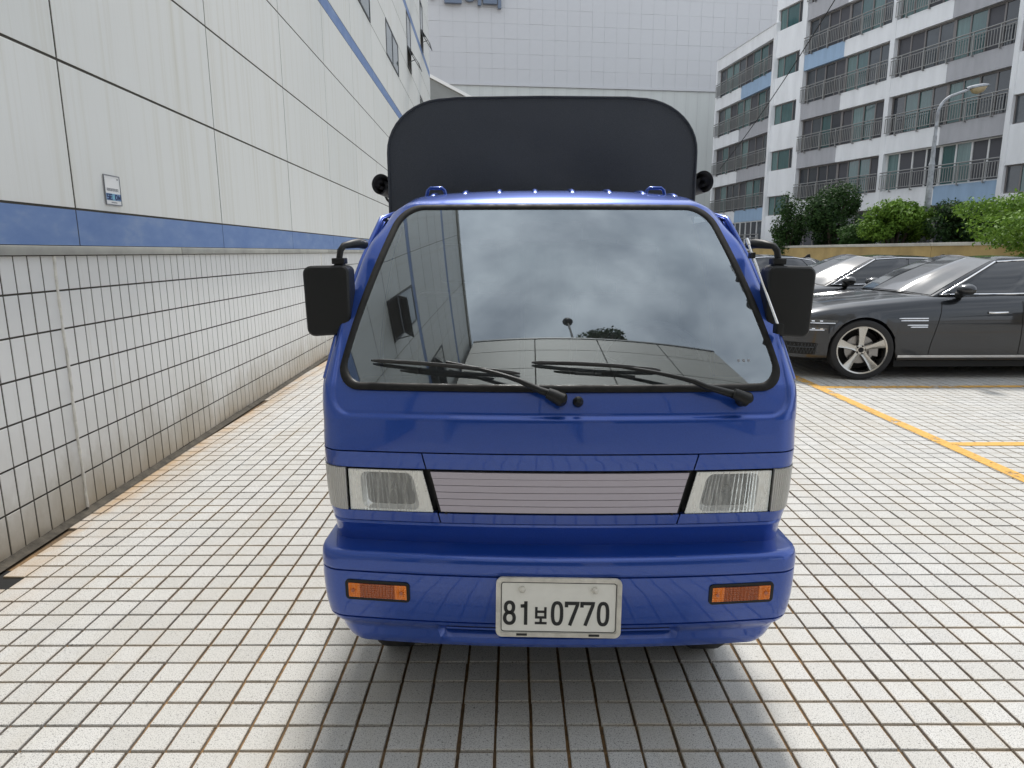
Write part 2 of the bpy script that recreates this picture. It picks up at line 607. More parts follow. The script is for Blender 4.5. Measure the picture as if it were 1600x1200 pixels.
def paint_material(name, col, metal, coat=1.0, rough=0.35):
    m, n, l, b = nt(name)
    tc = n.new('ShaderNodeTexCoord').outputs['Object']
    v = n.new('ShaderNodeTexVoronoi')
    v.inputs['Scale'].default_value = 900
    l.new(tc, v.inputs['Vector'])
    c = mixc(n, l, ramp(n, l, v.outputs['Color'], [(0.2, g3(0.0)), (0.9, g3(0.35))]), col, tuple(min(1, x * 1.7 + 0.01) for x in col))
    l.new(c, b.inputs['Base Color'])
    b.inputs['Metallic'].default_value = metal
    b.inputs['Roughness'].default_value = rough
    b.inputs['Coat Weight'].default_value = coat
    b.inputs['Coat Roughness'].default_value = 0.025
    f = noise(n, l, tc, 7, 5, 0.65)
    l.new(ramp(n, l, f, [(0.35, g3(0.015)), (0.75, g3(0.07))]), b.inputs['Coat Roughness'])
    # slight waviness of pressed steel
    q = n.new('ShaderNodeBump')
    q.inputs['Strength'].default_value = 0.05
    q.inputs['Distance'].default_value = 0.02
    l.new(noise(n, l, tc, 3.5, 2), q.inputs['Height'])
    l.new(q.outputs['Normal'], b.inputs['Coat Normal'])
    return m


M['blue'] = paint_material('metallic_blue_paint', (0.010, 0.058, 0.325), 0.5)
M['silver'] = pmat('brushed_mauve_silver', (0.405, 0.385, 0.445), 0.34, 0.85, stretch=(1, 1, 40), bmp=0.06, bscale=20)
M['windshield'] = glass_mat('windshield_glass', (0.80, 0.92, 0.95), refl=5.8, trans=0.75, haze=0.025)
M['lens'] = glass_mat('clear_lens', (1.0, 1.0, 1.0), refl=1.4, trans=1.0, haze=0.30)  # white haze stands in for light thrown back by the reflector
M['cornerlens'] = pmat('grey_corner_lens', (0.50, 0.50, 0.48), 0.15, spec=0.8, coat=0.7)
M['mirrorglass'] = pmat('mirror_glass', (0.85, 0.86, 0.86), 0.04, 1.0)
M['reflector'] = pmat('lamp_reflector', (0.93, 0.94, 0.92), 0.16, 0.6, bmp=0.12, bscale=45, bdist=0.01)
M['lampbezel'] = pmat('pale_lamp_rim', (0.93, 0.92, 0.87), 0.35)
M['amber'] = pmat('amber_lens', (0.42, 0.085, 0.004), 0.12, spec=0.8, coat=0.8, stretch=(1, 1, 1))
M['amberlight'] = pmat('amber_lens_end', (0.92, 0.25, 0.010), 0.15, spec=0.8, coat=0.8)
M['plate'] = pmat('number_plate_white', (0.82, 0.82, 0.77), 0.42, var=0.05, vscale=25)
M['plateink'] = pmat('plate_ink', (0.012, 0.014, 0.016), 0.5)
M['plateframe'] = pmat('worn_plate_frame', (0.66, 0.64, 0.58), 0.45, 0.2, var=0.25, vscale=30)
M['dash'] = pmat('grey_dashboard', (0.10, 0.105, 0.11), 0.7, bmp=0.1, bscale=500)
M['seat'] = pmat('grey_seat_vinyl', (0.16, 0.16, 0.17), 0.7)
M['cabtrim'] = pmat('cab_lining', (0.30, 0.29, 0.27), 0.8)


def canvas_material():
    m, n, l, b = nt('charcoal_canvas')
    tc = n.new('ShaderNodeTexCoord').outputs['Object']
    f = noise(n, l, tc, 420, 3, 0.7)
    f2 = noise(n, l, tc, 3.0, 4, 0.6)
    c = ramp(n, l, f, [(0.3, (0.028, 0.034, 0.045)), (0.7, (0.055, 0.064, 0.082))])
    c = mixc(n, l, ramp(n, l, f2, [(0.45, g3(0)), (0.8, g3(0.3))]), c, (0.075, 0.080, 0.093))
    l.new(c, b.inputs['Base Color'])
    b.inputs['Roughness'].default_value = 0.78
    b.inputs['Sheen Weight'].default_value = 0.25
    bump(n, l, b, math_node(n, l, 'MULTIPLY_ADD', f2, 3.0, f), 0.35, 0.003)
    return m


M['canvas'] = canvas_material()

# ================================================================== SETTING: ground
WALL_A = -0.0344


def wall_x(y):
    return -2.454 + WALL_A * y


gm = MB()
gm.add([(-300, -200, -0.012), (300, -200, -0.012), (300, 600, -0.012), (-300, 600, -0.012)], [(0, 1, 2, 3)])
ground = gm.build('ground', M['grout'])
tag(ground, kind='structure')

PX0, PX1, PY0, PY1 = -3.3, 9.9, -1.2, 13.8       # region of real tiles
i0, i1 = math.floor((PX0 - FX0) / PITCH), math.ceil((PX1 - FX0) / PITCH)
j0, j1 = math.floor((PY0 - FY0) / PITCH), math.ceil((PY1 - FY0) / PITCH)
gx0, gx1, gy0, gy1 = FX0 + i0 * PITCH, FX0 + i1 * PITCH, FY0 + j0 * PITCH, FY0 + j1 * PITCH
pav = MB()
for a, b_, c_, d_ in ((-60, 60, gy1, 120), (-60, 60, -40, gy0), (gx1, 60, gy0, gy1)):
    pav.add([(a, c_, -0.004), (b_, c_, -0.004), (b_, d_, -0.004), (a, d_, -0.004)], [(0, 1, 2, 3)])
tag(pav.build('paving', M['paving_far']), kind='structure')

floor = empty('floor', kind='structure')
JW = 0.0105


def tile_verts(cx, cy, h):
    a = h[0]
    hx, hy = (PITCH - JW) / 2 + h[1], (PITCH - JW) / 2 + h[2]
    ch = 0.0016
    zt = a
    top = [(cx - hx + ch, cy - hy + ch, zt + h[3]), (cx + hx - ch, cy - hy + ch, zt - h[4]), (cx + hx - ch, cy + hy - ch, zt - h[3]), (cx - hx + ch, cy + hy - ch, zt + h[4])]
    mid = [(cx - hx, cy - hy, zt - 0.002), (cx + hx, cy - hy, zt - 0.002), (cx + hx, cy + hy, zt - 0.002), (cx - hx, cy + hy, zt - 0.002)]
    bot = [(x, y, -0.0118) for x, y, z in mid]
    return top + mid + bot


TF = [(0, 1, 2, 3)] + [(4 + k, 4 + (k + 1) % 4, (k + 1) % 4, k) for k in range(4)] + [(8 + k, 8 + (k + 1) % 4, 4 + (k + 1) % 4, 4 + k) for k in range(4)]
ct, st_ = math.cos(R(11.194)), math.sin(R(11.194))
cells = []
for j in range(j0, j1):
    for i in range(i0, i1):
        cx, cy = FX0 + (i + 0.5) * PITCH, FY0 + (j + 0.5) * PITCH
        if cx < wall_x(cy) + 0.035: continue
        if abs(cx - (-2.50)) < 0.2 and abs(cy - 2.93) < 0.09 and cx < -2.36: continue     # missing tile over the drain
        d = cy * ct + 1.53 * st_
        seen = d > 0.3 and abs(cx / d * 1044.9) < 800 and abs((-(cy * st_ - 1.53 * ct)) / d * 1044.9) < 600
        hid = 2.45 < cy < 5.2 and -0.55 < cx < 0.85
        cells.append((0 if (seen and not hid) else 1, cy, abs(cx - 0.3), cx, cy))
order = sorted(range(len(cells)), key=lambda k: cells[k][:3])
single = set(order[:300])
tmeshes = []
for k in range(10):
    q = MB()
    q.add(tile_verts(0, 0, (rng.uniform(-0.0006, 0.0006), rng.uniform(-0.0005, 0.0007), rng.uniform(-0.0005, 0.0007), rng.uniform(-0.0005, 0.0005), rng.uniform(-0.0005, 0.0005))), TF)
    tmeshes.append(q.mesh('floor_tile', M['tile'], recalc=False))
big = MB()
for k, cdat in enumerate(cells):
    cx, cy = cdat[3], cdat[4]
    if k in single:
        inst('floor_tile', random.choice(tmeshes), floor, (cx + random.gauss(0, .0007), cy + random.gauss(0, .0007), 0), (random.gauss(0, .003), random.gauss(0, .003), random.gauss(0, .005)))
    else:
        big.add(tile_verts(cx + random.gauss(0, .0007), cy + random.gauss(0, .0007), (rng.uniform(-0.0006, 0.0006), rng.uniform(-0.0005, 0.0007), rng.uniform(-0.0005, 0.0007), rng.uniform(-0.0006, 0.0006), rng.uniform(-0.0006, 0.0006))), TF)
tag(big.build('floor_tile_field', M['tile'], floor, recalc=False), kind='stuff')

# painted bay lines (worn)
lines = [(3.40, 3.51, 3.2, 24.0), (3.51, 9.6, 7.41, 7.52), (3.51, 9.6, 5.12, 5.22), (3.51, 9.6, 9.80, 9.91), (3.51, 9.6, 12.2, 12.31)]
for (a, b_, c_, d_) in lines:
    q = MB()
    nx, ny = (2, 60) if d_ - c_ > b_ - a else (60, 2)
    q.grid(lambda u, v: (u, v, 0.004 + 0.0004 * math.sin(37 * u + 23 * v)), lin(a, b_, nx), lin(c_, d_, ny))
    tag(q.build('parking_line', M['yellow'], recalc=False), kind='structure')

# ================================================================== LEFT BUILDING
bld = empty('office_building', (-2.454, 0, 0), (0, 0, math.atan2(1, WALL_A)),
            'long white panelled building with blue bands above a white tiled base on the left', 'building')
# local frame: x runs along the wall (away from the camera), outward is -y, z up
SEND = 29.75
HTOP = 14.6
q = MB()
q.bb(-14, SEND - 0.03, 0.0035, 9.0, -0.3, HTOP)
q.bb(SEND - 0.03, SEND, 0.012, 9.0, 1.6, HTOP)
q.build('wall', M['joint'], bld)
# white end return so that the far corner reads white
q = MB()
q.bb(SEND, SEND + 0.03, 0.0, 9.0, 1.6, HTOP)
q.build('end_panel', M['wpanel'], bld)
# base tiles
TW, TG = 0.1075, 0.0105
rows_z = [0.02, 0.237, 0.4545, 0.672, 0.8895, 1.107, 1.3245, 1.523]
tmesh = {}
wt_single = 0
wstuff = MB()


def wtile(mb, x0, x1, z0, z1, dy=0.0):
    c = 0.0012
    f = [(x0 + c, -0.0 - dy, z0 + c), (x1 - c, -dy, z0 + c), (x1 - c, -dy, z1 - c), (x0 + c, -dy, z1 - c)]
    s = [(x0, 0.0012 - dy, z0), (x1, 0.0012 - dy, z0), (x1, 0.0012 - dy, z1), (x0, 0.0012 - dy, z1)]
    bk = [(x, 0.028, z) for x, y, z in s]
    mb.add(f + s + bk, TF)


caulk_cols = (3.80, 9.85)
n_cols0 = int((-3.0 - 3.488) / TW)
n_cols1 = int((SEND - 3.488) / TW)
for ci in range(n_cols0, n_cols1):
    x0 = 3.488 + ci * TW + TG / 2
    x1 = x0 + TW - TG
    for r in range(7):
        z0, z1 = rows_z[r] + TG / 2, rows_z[r + 1] - TG / 2
        if r == 6: z1 = 1.518
        if 3.05 < x0 < 3.05 + TW * 43 and wt_single < 300:
            if r not in tmesh:
                tmesh[r] = []
                for k in range(3):
                    qq = MB()
                    wtile(qq, 0, TW - TG, 0, z1 - z0, 0.0006 * (k - 1))
                    tmesh[r].append(qq.mesh('wall_tile', M['wtile'], recalc=False))
            inst('wall_tile', random.choice(tmesh[r]), bld, (x0, 0, z0))
            wt_single += 1
        else:
            wtile(wstuff, x0, x1, z0, z1, rng.uniform(-0.0008, 0.0008))
tag(wstuff.build('wall_tile_field', M['wtile'], bld, recalc=False), kind='stuff')
for cx in caulk_cols:                                    # joints refilled with white caulk
    xx = 3.488 + round((cx - 3.488) / TW) * TW
    q = MB()
    pts = [(xx + 0.004 * math.sin(9 * z) + rng.uniform(-0.002, 0.002), -0.002, z) for z in lin(0.03, 1.518, 40)]
    q.tube(pts, [0.0085 + rng.uniform(-0.002, 0.004) for _ in pts], 6)
    q.build('caulk_bead', M['caulk'], bld, smooth=60)
# coping stones
xs = [-14, 0.6, 2.95, 5.35, 7.8, 10.2, 12.6, 15.0, 17.4, 19.8, 22.2, 24.6, 27.0, SEND]
for a, b_ in zip(xs[:-1], xs[1:]):
    q = MB()
    q.bb(a + 0.004, b_ - 0.004, -0.03, 0.026, 1.523, 1.573)
    q.build('coping_stone', M['coping'], bld, bevel=0.004)
# dirty gutter at the foot
q = MB()
gp = lin(-3, SEND, 260)
q.grid(lambda u, v: (u, 0.0 - 0.045 * v, 0.004 + 0.016 * (1 - v) ** 2 + rng.uniform(0, 0.012) * (1 - v)), gp, lin(0, 1, 5))
tag(q.build('gutter_dirt', M['dirt'], bld, smooth=60), kind='stuff')
# flat black slab painting in the drain's shade where one paving tile is gone
q = MB()
q.bb(2.80, 3.06, -0.20, -0.02, -0.0115, -0.0085)
q.build('drain_shade', M['cardark0'], bld)

# upper cladding
rows = [(1.573, 1.788, 'b'), (1.788, 2.614, 'w'), (2.614, 3.458, 'w'), (3.458, 4.28, 'w'), (4.28, 5.105, 'w'), (5.105, 5.317, 'b'),
        (5.317, 6.20, 'w'), (6.20, 7.03, 'w'), (7.03, 7.85, 'w'), (7.85, 8.64, 'w'), (8.64, 8.86, 'b'), (8.86, 9.70, 'w'), (9.70, 10.52, 'w'),
        (10.52, 11.35, 'w'), (11.35, 12.15, 'w'), (12.15, 12.37, 'b'), (12.37, 13.2, 'w'), (13.2, 14.0, 'w'), (14.0, HTOP, 'w')]
sj = [4.08 + 2.205 * k for k in range(-8, 12)] + [SEND]
wide = [(12.90, 15.105, 6.20, 7.03), (17.31, 19.515, 6.20, 7.03), (25.3, 27.4, 6.20, 7.03)]
tall = [(21.72, 22.75, 7.06, 8.64), (26.13, 27.1, 8.86, 10.45), (23.93, 24.9, 10.55, 12.1), (17.31, 18.3, 10.55, 12.1), (12.90, 13.9, 8.86, 10.45),
        (0.0, 1.0, 7.06, 8.64), (-2.535, -1.5, 8.86, 10.45), (-4.74, -3.7, 7.06, 8.64), (6.285, 7.3, 10.55, 12.1), (-6.9, -5.9, 10.55, 12.1)]
GAP = 0.0085
back = MB()


def panel_pieces(a, b_, z0, z1):
    """split the cell round any window that overlaps it."""
    out = [(a, b_, z0, z1)]
    for wx0, wx1, wz0, wz1 in wide + tall:
        nxt = []
        for (p0, p1, r0, r1) in out:
            if wx1 <= p0 + 0.02 or wx0 >= p1 - 0.02 or wz1 <= r0 + 0.02 or wz0 >= r1 - 0.02:
                nxt.append((p0, p1, r0, r1)); continue
            if wx0 > p0 + 0.05: nxt.append((p0, wx0, r0, r1))
            if wx1 < p1 - 0.05: nxt.append((wx1, p1, r0, r1))
            m0, m1 = max(p0, wx0), min(p1, wx1)
            if wz0 > r0 + 0.05: nxt.append((m0, m1, r0, wz0))
            if wz1 < r1 - 0.05: nxt.append((m0, m1, wz1, r1))
        out = nxt
    return out


for z0, z1, kd in rows:
    for a, b_ in zip(sj[:-1], sj[1:]):
        for p0, p1, r0, r1 in panel_pieces(a, b_, z0, z1):
            g = GAP * (1.0 if kd == 'w' else 0.6)
            yf = 0.0 if kd == 'w' else 0.001
            if b_ < 1.5 and kd == 'w':
                back.bb(p0 + g, p1 - g, yf, 0.028, r0 + g, r1 - g)
                continue
            q = MB()
            q.bb(p0 + g, p1 - g, yf + rng.uniform(-0.0006, 0.0006), 0.028, r0 + g, r1 - g)
            q.build('wall_panel' if kd == 'w' else 'blue_panel', M['wpanel'] if kd == 'w' else M['bluepanel'], bld, bevel=0.001, bseg=1)
tag(back.build('wall_panel_field', M['wpanel'], bld), kind='stuff')
q = MB()
q.bb(-14, SEND + 0.03, -0.05, 0.5, HTOP, HTOP + 0.25)
q.build('roof_edge', M['coping'], bld)


def office_window(x0, x1, z0, z1, n, sash=False):
    f = MB()
    t = 0.05
    f.bb(x0 + .01, x1 - .01, -0.012, 0.02, z0 + .01, z0 + t); f.bb(x0 + .01, x1 - .01, -0.012, 0.02, z1 - t, z1 - .01)
    f.bb(x0 + .01, x0 + t, -0.012, 0.02, z0 + t, z1 - t); f.bb(x1 - t, x1 - .01, -0.012, 0.02, z0 + t, z1 - t)
    for k in range(1, n):
        xm = x0 + (x1 - x0) * k / n
        f.bb(xm - .03, xm + .03, -0.012, 0.02, z0 + t, z1 - t)
    zs = z0
    if sash:
        zs = z0 + (z1 - z0) * 0.36
        f.bb(x0 + t, x1 - t, -0.012, 0.02, zs - .03, zs + .03)
    w = f.build('window', M['winframe'], bld)
    for k in range(n):
        a, b_ = x0 + (x1 - x0) * k / n, x0 + (x1 - x0) * (k + 1) / n
        g = MB()
        g.bb(a + .03, b_ - .03, -0.003, 0.010, zs + .02, z1 - .03)
        g.build('pane', M['winglass'], w)
    if sash:                                             # awning sash pushed open at the foot
        s = MB()
        h = zs - z0
        an = R(32)

        def P(x, l, d):
            return (x, -0.02 - l * math.sin(an) + d * math.cos(an) * 0, zs - l * math.cos(an) + d)
        for (a, b_, l0, l1) in ((x0 + .02, x1 - .02, 0, .05), (x0 + .02, x1 - .02, h - .05, h), (x0 + .02, x0 + .07, .05, h - .05), (x1 - .07, x1 - .02, .05, h - .05)):
            vs = [(a, -0.02 - l0 * math.sin(an), zs - l0 * math.cos(an)), (b_, -0.02 - l0 * math.sin(an), zs - l0 * math.cos(an)),
                  (b_, -0.02 - l1 * math.sin(an), zs - l1 * math.cos(an)), (a, -0.02 - l1 * math.sin(an), zs - l1 * math.cos(an))]
            ou = [(x, y - .03 * math.cos(an), z - .03 * math.sin(an)) for x, y, z in vs]
            s.add(vs + ou, [(0, 1, 2, 3), (7, 6, 5, 4), (0, 4, 5, 1), (1, 5, 6, 2), (2, 6, 7, 3), (3, 7, 4, 0)])
        s.tube([(x0 + .04, 0.0, z0 + .1), (x0 + .04, -h * math.sin(an) * .8, zs - h * .8 * math.cos(an))], .012, 6)
        s.build('sash', M['winframe'], w)
        g = MB()
        g.add([(x0 + .07, -0.03 - .05 * math.sin(an), zs - .05 * math.cos(an)), (x1 - .07, -0.03 - .05 * math.sin(an), zs - .05 * math.cos(an)),
               (x1 - .07, -0.03 - (h - .05) * math.sin(an), zs - (h - .05) * math.cos(an)), (x0 + .07, -0.03 - (h - .05) * math.sin(an), zs - (h - .05) * math.cos(an))], [(0, 1, 2, 3)])
        g.build('sash_pane', M['winglass'], w)


for w_ in wide: office_window(*w_, 2)
for w_ in tall: office_window(*w_, 1, True)

# security plate fixed on the cladding
q = MB()


def sg(a, b_, h):
    return (a, -0.004 - h, b_)


sgn = empty('security_sign', (-2.454 + WALL_A * 4.402, 4.4, 1.84), (0, 0, math.atan2(1, WALL_A)),
            'small white and blue security plate on the white wall panel above the blue band', 'sign')
SW, SH = 0.18, 0.182
q = MB(); q.prism([(0, 0), (SW, 0), (SW, SH), (0, SH)], sg, 0, 0.004); q.build('plate', M['white'], sgn)
q = MB(); q.ribbon([(0, 0), (SW, 0), (SW, SH), (0, SH)], 0.006, sg, 0, 0.006, closed=True); q.build('border', M['signgrey'], sgn)
q = MB(); q.prism([(0.003, 0.027), (SW - .003, 0.027), (SW - .003, 0.07), (0.003, 0.07)], sg, 0.004, 0.005); q.build('band', M['signblue'], sgn)
q = MB(); q.prism([(0.066, 0.027), (0.10, 0.027), (0.10, 0.07), (0.066, 0.07)], sg, 0.005, 0.0055); q.build('band_centre', M['signteal'], sgn)
q = MB()
lh, lz, lw = 0.030, 0.0335, 0.0065


def letter(mb, ch, x, w=0.024):
    z0, z1 = lz, lz + lh
    zm = (z0 + z1) / 2
    S = {'S': [[(x + w, z1), (x, z1), (x, zm), (x + w, zm), (x + w, z0), (x, z0)]],
         'E': [[(x + w, z1), (x, z1), (x, z0), (x + w, z0)], [(x, zm), (x + w * .9, zm)]],
         'C': [[(x + w, z1), (x, z1), (x, z0), (x + w, z0)]],
         'M': [[(x, z0), (x, z1), (x + w / 2, z0 + .006), (x + w, z1), (x + w, z0)]]}
    if ch == 'O':
        mb.ribbon([(x + w / 2 + w / 2 * math.cos(t), zm + lh / 2 * math.sin(t)) for t in lin(0, 2 * math.pi * 15 / 16, 16)], lw, sg, 0.005, 0.0065, closed=True)
    else:
        for pth in S[ch]: mb.ribbon(pth, lw, sg, 0.005, 0.0065)


for ch, x in (('S', .014), ('E', .046), ('O', .108), ('M', .144)): letter(q, ch, x)
q.build('lettering', M['signnavy'], sgn)
q = MB(); letter(q, 'C', .076, .022)
q.build('lettering', M['signblue'], sgn)
q = MB()                                                 # one line of small korean syllables: strokes only
for k in range(7):
    x = 0.022 + k * 0.0195
    q.ribbon([(x, .088), (x + .009, .088), (x + .009, .101), (x, .101)], .0024, sg, .004, .0048, closed=True)
    q.ribbon([(x + .0135, .083), (x + .0135, .104)], .0024, sg, .004, .0048)
q.ribbon([(.148, .163), (.162, .163)], .008, sg, .004, .0048)
q.ribbon([(.06, .014), (.125, .014)], .005, sg, .004, .0048)
q.build('small_print', M['signgrey'], sgn)

# ================================================================== BUILDING BEHIND THE CAMERA (seen in the windshield)
M['beige'] = pmat('beige_cladding', (0.35, 0.34, 0.31), 0.5, var=0.1, vscale=1.0)
rb = empty('rear_building', (-2.2, -3.2, 0), (0, 0, 0), 'beige panelled building closing the yard, mirrored low in the windshield', 'building')
q = MB(); q.bb(0, 9.2, -6, -0.03, 3.2, 14.6); q.build('wall', M['joint'], rb)
for x0 in range(4):
    for z0, z1 in ((3.2, 4.9), (4.9, 6.6), (6.6, 8.3), (8.3, 9.9), (9.9, 11.6), (11.6, 13.3), (13.3, 14.6)):
        q = MB(); q.bb(x0 * 2.3 + .02, x0 * 2.3 + 2.28, -.03, 0, z0 + .02, z1 - .02); q.build('wall_panel', M['beige'], rb)
for x0 in (0.2, 3.0, 6.0, 8.7):
    q = MB(); q.bb(x0, x0 + .5, -.7, -.2, 0, 3.2); q.build('column', M['beige'], rb)
q = MB(); q.bb(0, 9.2, -6, -5.5, 0, 3.2); q.build('rear_wall', M['beige'], rb)
q = MB(); q.bb(0, 9.2, -.12, .03, 14.6, 14.72); q.build('roof_edge', M['winframe'], rb)

# ================================================================== FAR CLAD BUILDING
M['farpanel'] = pmat('pale_grey_cladding', (0.575, 0.58, 0.595), 0.5, var=0.08, vscale=0.15)
M['farlow'] = pmat('pale_green_cladding', (0.60, 0.62, 0.60), 0.55, var=0.12, vscale=0.3, stretch=(3, 1, 0.3))
M['farjoint'] = pmat('cladding_joint', (0.47, 0.475, 0.485), 0.8)
M['letter'] = pmat('blue_grey_letter', (0.13, 0.17, 0.24), 0.4)
fb = empty('panelled_tower', (-8.0, 51.4, 0), (0, 0, math.atan2(0.139, 0.99)), 'huge pale grey panel clad building behind the truck with raised sign letters', 'building')
q = MB(); q.bb(-4, 42, 0.010, 20, 0, 33.9); q.build('wall', M['farjoint'], fb)
pw, ph = 0.93, 1.02
pmesh = {}
for kk in range(4):
    q = MB(); q.bb(0.006, pw - .006, -0.008 * (kk % 2), .045, .006, ph - .006); pmesh[kk] = q.mesh('cladding_panel', M['farpanel'])
nP = 0
for c_ in range(0, 32):
    for r in range(0, 8):
        inst('cladding_panel', pmesh[random.randrange(4)], fb, (c_ * pw, rng.uniform(-.004, .004), 13.62 + r * ph)); nP += 1
q = MB(); q.bb(-4, 42, 0, .045, 13.62 + 8 * ph + .01, 34); q.build('upper_cladding', M['farpanel'], fb)
q = MB(); q.bb(-4, 0, 0, .045, 13.62, 13.62 + 8 * ph); q.bb(32 * pw + .01, 42, 0, .045, 13.62, 13.62 + 8 * ph); q.build('side_cladding', M['farpanel'], fb)
lm = MB(); lm.bb(.01, pw * 1.0 - .01, 0.0, .045, 4.0, 13.44)
lme = lm.mesh('lower_panel', M['farlow'])
for c_ in range(0, 34):
    inst('lower_panel', lme, fb, (c_ * pw, rng.uniform(0, .006), 0))
q = MB(); q.bb(-4, 42, -.10, .045, 13.46, 13.60); q.build('ledge', M['farpanel'], fb)
# raised sign letters: only the feet of the syllables show under the picture's upper edge
def lf(a, b_, h): return (a, -0.12 - h, b_)


LZ = 18.62
for nm, strokes in (('a', [[(2.32, LZ + .42), (2.32, LZ + 1.9)]]),
                    ('b', [[(4.3, LZ + 1.7), (3.25, LZ + 1.7), (3.25, LZ + .3), (4.35, LZ + .3)]]),
                    ('c', [[(4.62 + .42 * math.cos(t) + .3, LZ + .95 + .5 * math.sin(t)) for t in lin(0, 6.28, 17)]]),
                    ('d', [[(5.62, LZ + .1), (5.62, LZ + 1.9)]]),
                    ('e', [[(6.0, LZ + 1.7), (6.0, LZ + .35), (6.75, LZ + .35), (6.75, LZ + 1.7), (6.0, LZ + 1.7)]]),
                    ('f', [[(7.05, LZ - .05), (7.05, LZ + 1.9)]])):
    q = MB()
    for s in strokes: q.ribbon(s, 0.24, lf, 0, 0.26)
    q.build('sign_letter', M['letter'], fb)

# sloping grey parapet beyond the left building
M['grey_wall'] = pmat('grey_render', (0.24, 0.25, 0.245), 0.8, var=0.15, vscale=0.6)
rw = empty('ramp_wall', (-8.5, 40, 0), (0, 0, 0), 'grey wall with sloping white capped top beyond the left building', 'wall')
sl = (10.02 - 11.07) / 2.06
zt = lambda x: 11.07 + sl * (x + 4.66)
q = MB()
q.prism([(0, 0), (10, 0), (10, zt(1.5)), (0, zt(-8.5))], lambda a, b_, h: (a, h, b_), 0, 0.4)
q.build('wall', M['grey_wall'], rw)
q = MB()
q.prism([(0, zt(-8.5) + .02), (10, zt(1.5) + .02), (10, zt(1.5) + .2), (0, zt(-8.5) + .2)], lambda a, b_, h: (a, h, b_), -0.12, 0.5)
q.build('capping', M['white'], rw)

# ================================================================== APARTMENTS
M['apt_white'] = pmat('white_render', (0.84, 0.85, 0.86), 0.8, var=0.14, vscale=0.7, stretch=(2.5, 2.5, 0.5), bmp=0.1, bscale=20)
M['apt_grey'] = pmat('grey_render_band', (0.43, 0.43, 0.45), 0.8, var=0.14, vscale=1.2, stretch=(3, 3, .5))
M['apt_blue'] = pmat('pale_blue_render', (0.33, 0.46, 0.62), 0.8, var=0.14, vscale=1.2, stretch=(3, 3, .5))
M['alu'] = pmat('bronze_aluminium', (0.20, 0.185, 0.18), 0.45, 0.2)
M['wframe'] = pmat('white_window_frame', (0.68, 0.68, 0.67), 0.5)
M['rail'] = pmat('galvanised_rail', (0.30, 0.30, 0.29), 0.45, 0.4)
PANES = [pmat('pane_dark', (0.035, 0.040, 0.048), 0.08, spec=0.8), pmat('pane_teal', (0.045, 0.11, 0.11), 0.06, spec=0.9, var=0.3, vscale=2.5, stretch=(4, 4, .5)),
         pmat('pane_screen', (0.085, 0.085, 0.095), 0.5, spec=0.3), pmat('pane_curtain', (0.12, 0.20, 0.195), 0.15, spec=0.7, var=0.35, vscale=3, stretch=(7, 7, .2)),
         pmat('pane_grey', (0.065, 0.075, 0.085), 0.12, spec=0.7, var=0.3, vscale=2)]


def bay(root, a0, a1, zs, zt_, seq, fm, rail=True, dep=0.22):
    """one glazed balcony front: frame, panes and railing"""
    n = len(seq)
    fr = MB()
    t = 0.035
    fr.bb(a0, a1, dep - .02, dep + .05, zs, zs + .07)
    fr.bb(a0, a1, dep - .02, dep + .05, zt_ - .06, zt_)
    edges = lin(a0, a1, n + 1)
    for k, e in enumerate(edges):
        ww = t * (1.9 if k == n // 2 else 1.0)
        e = min(max(e, a0 + ww), a1 - ww)
        fr.bb(e - ww, e + ww, dep - .02, dep + .05, zs + .07, zt_ - .06)
    w = fr.build('window', fm, root)
    for k in range(n):
        g = MB()
        g.bb(edges[k] + .03, edges[k + 1] - .03, dep + (.01 if k % 2 else .03), dep + (.02 if k % 2 else .04), zs + .06, zt_ - .05)
        g.build('pane', PANES[seq[k]], w)
    if rail:
        r = MB()
        y = -.10
        for z, rr in ((zs + .84, .028), (zs + .72, .02), (zs + .12, .02)):
            r.tube([(a0 - .02, y, z), (a1 + .02, y, z)], rr, 6)
        ro = r.build('railing', M['rail'], root, smooth=50)
        r = MB()
        m = int((a1 - a0) / .115)
        for k in range(m + 1):
            x = a0 + (a1 - a0) * k / m
            r.bb(x - .011, x + .011, y - .011, y + .011, zs + .12, zs + .72)
        for k in range(5):
            x = a0 + (a1 - a0) * (k + .5) / 5
            r.bb(x - .02, x + .02, y - .02, y + .02, zs - .06, zs + .84)
            r.bb(x - .02, x + .02, y, .05, zs - .06, zs - .02)
        tag(r.build('baluster', M['rail'], ro), kind='stuff')


def small_window(root, a0, a1, z0, z1, seq=(3, 1, 0)):
    fr = MB()
    t = .05
    fr.bb(a0, a1, .12, .2, z0, z0 + t); fr.bb(a0, a1, .12, .2, z1 - t, z1)
    ed = [a0, a0 + (a1 - a0) * .3, a0 + (a1 - a0) * .8, a1]
    for k, e in enumerate(ed):
        e = min(max(e, a0 + .03), a1 - .03)
        fr.bb(e - .03, e + .03, .12, .2, z0 + t, z1 - t)
    w = fr.build('window', M['alu'], root)
    for k in range(3):
        g = MB(); g.bb(ed[k] + .02, ed[k + 1] - .02, .15, .165, z0 + .03, z1 - .03); g.build('pane', PANES[seq[k]], w)


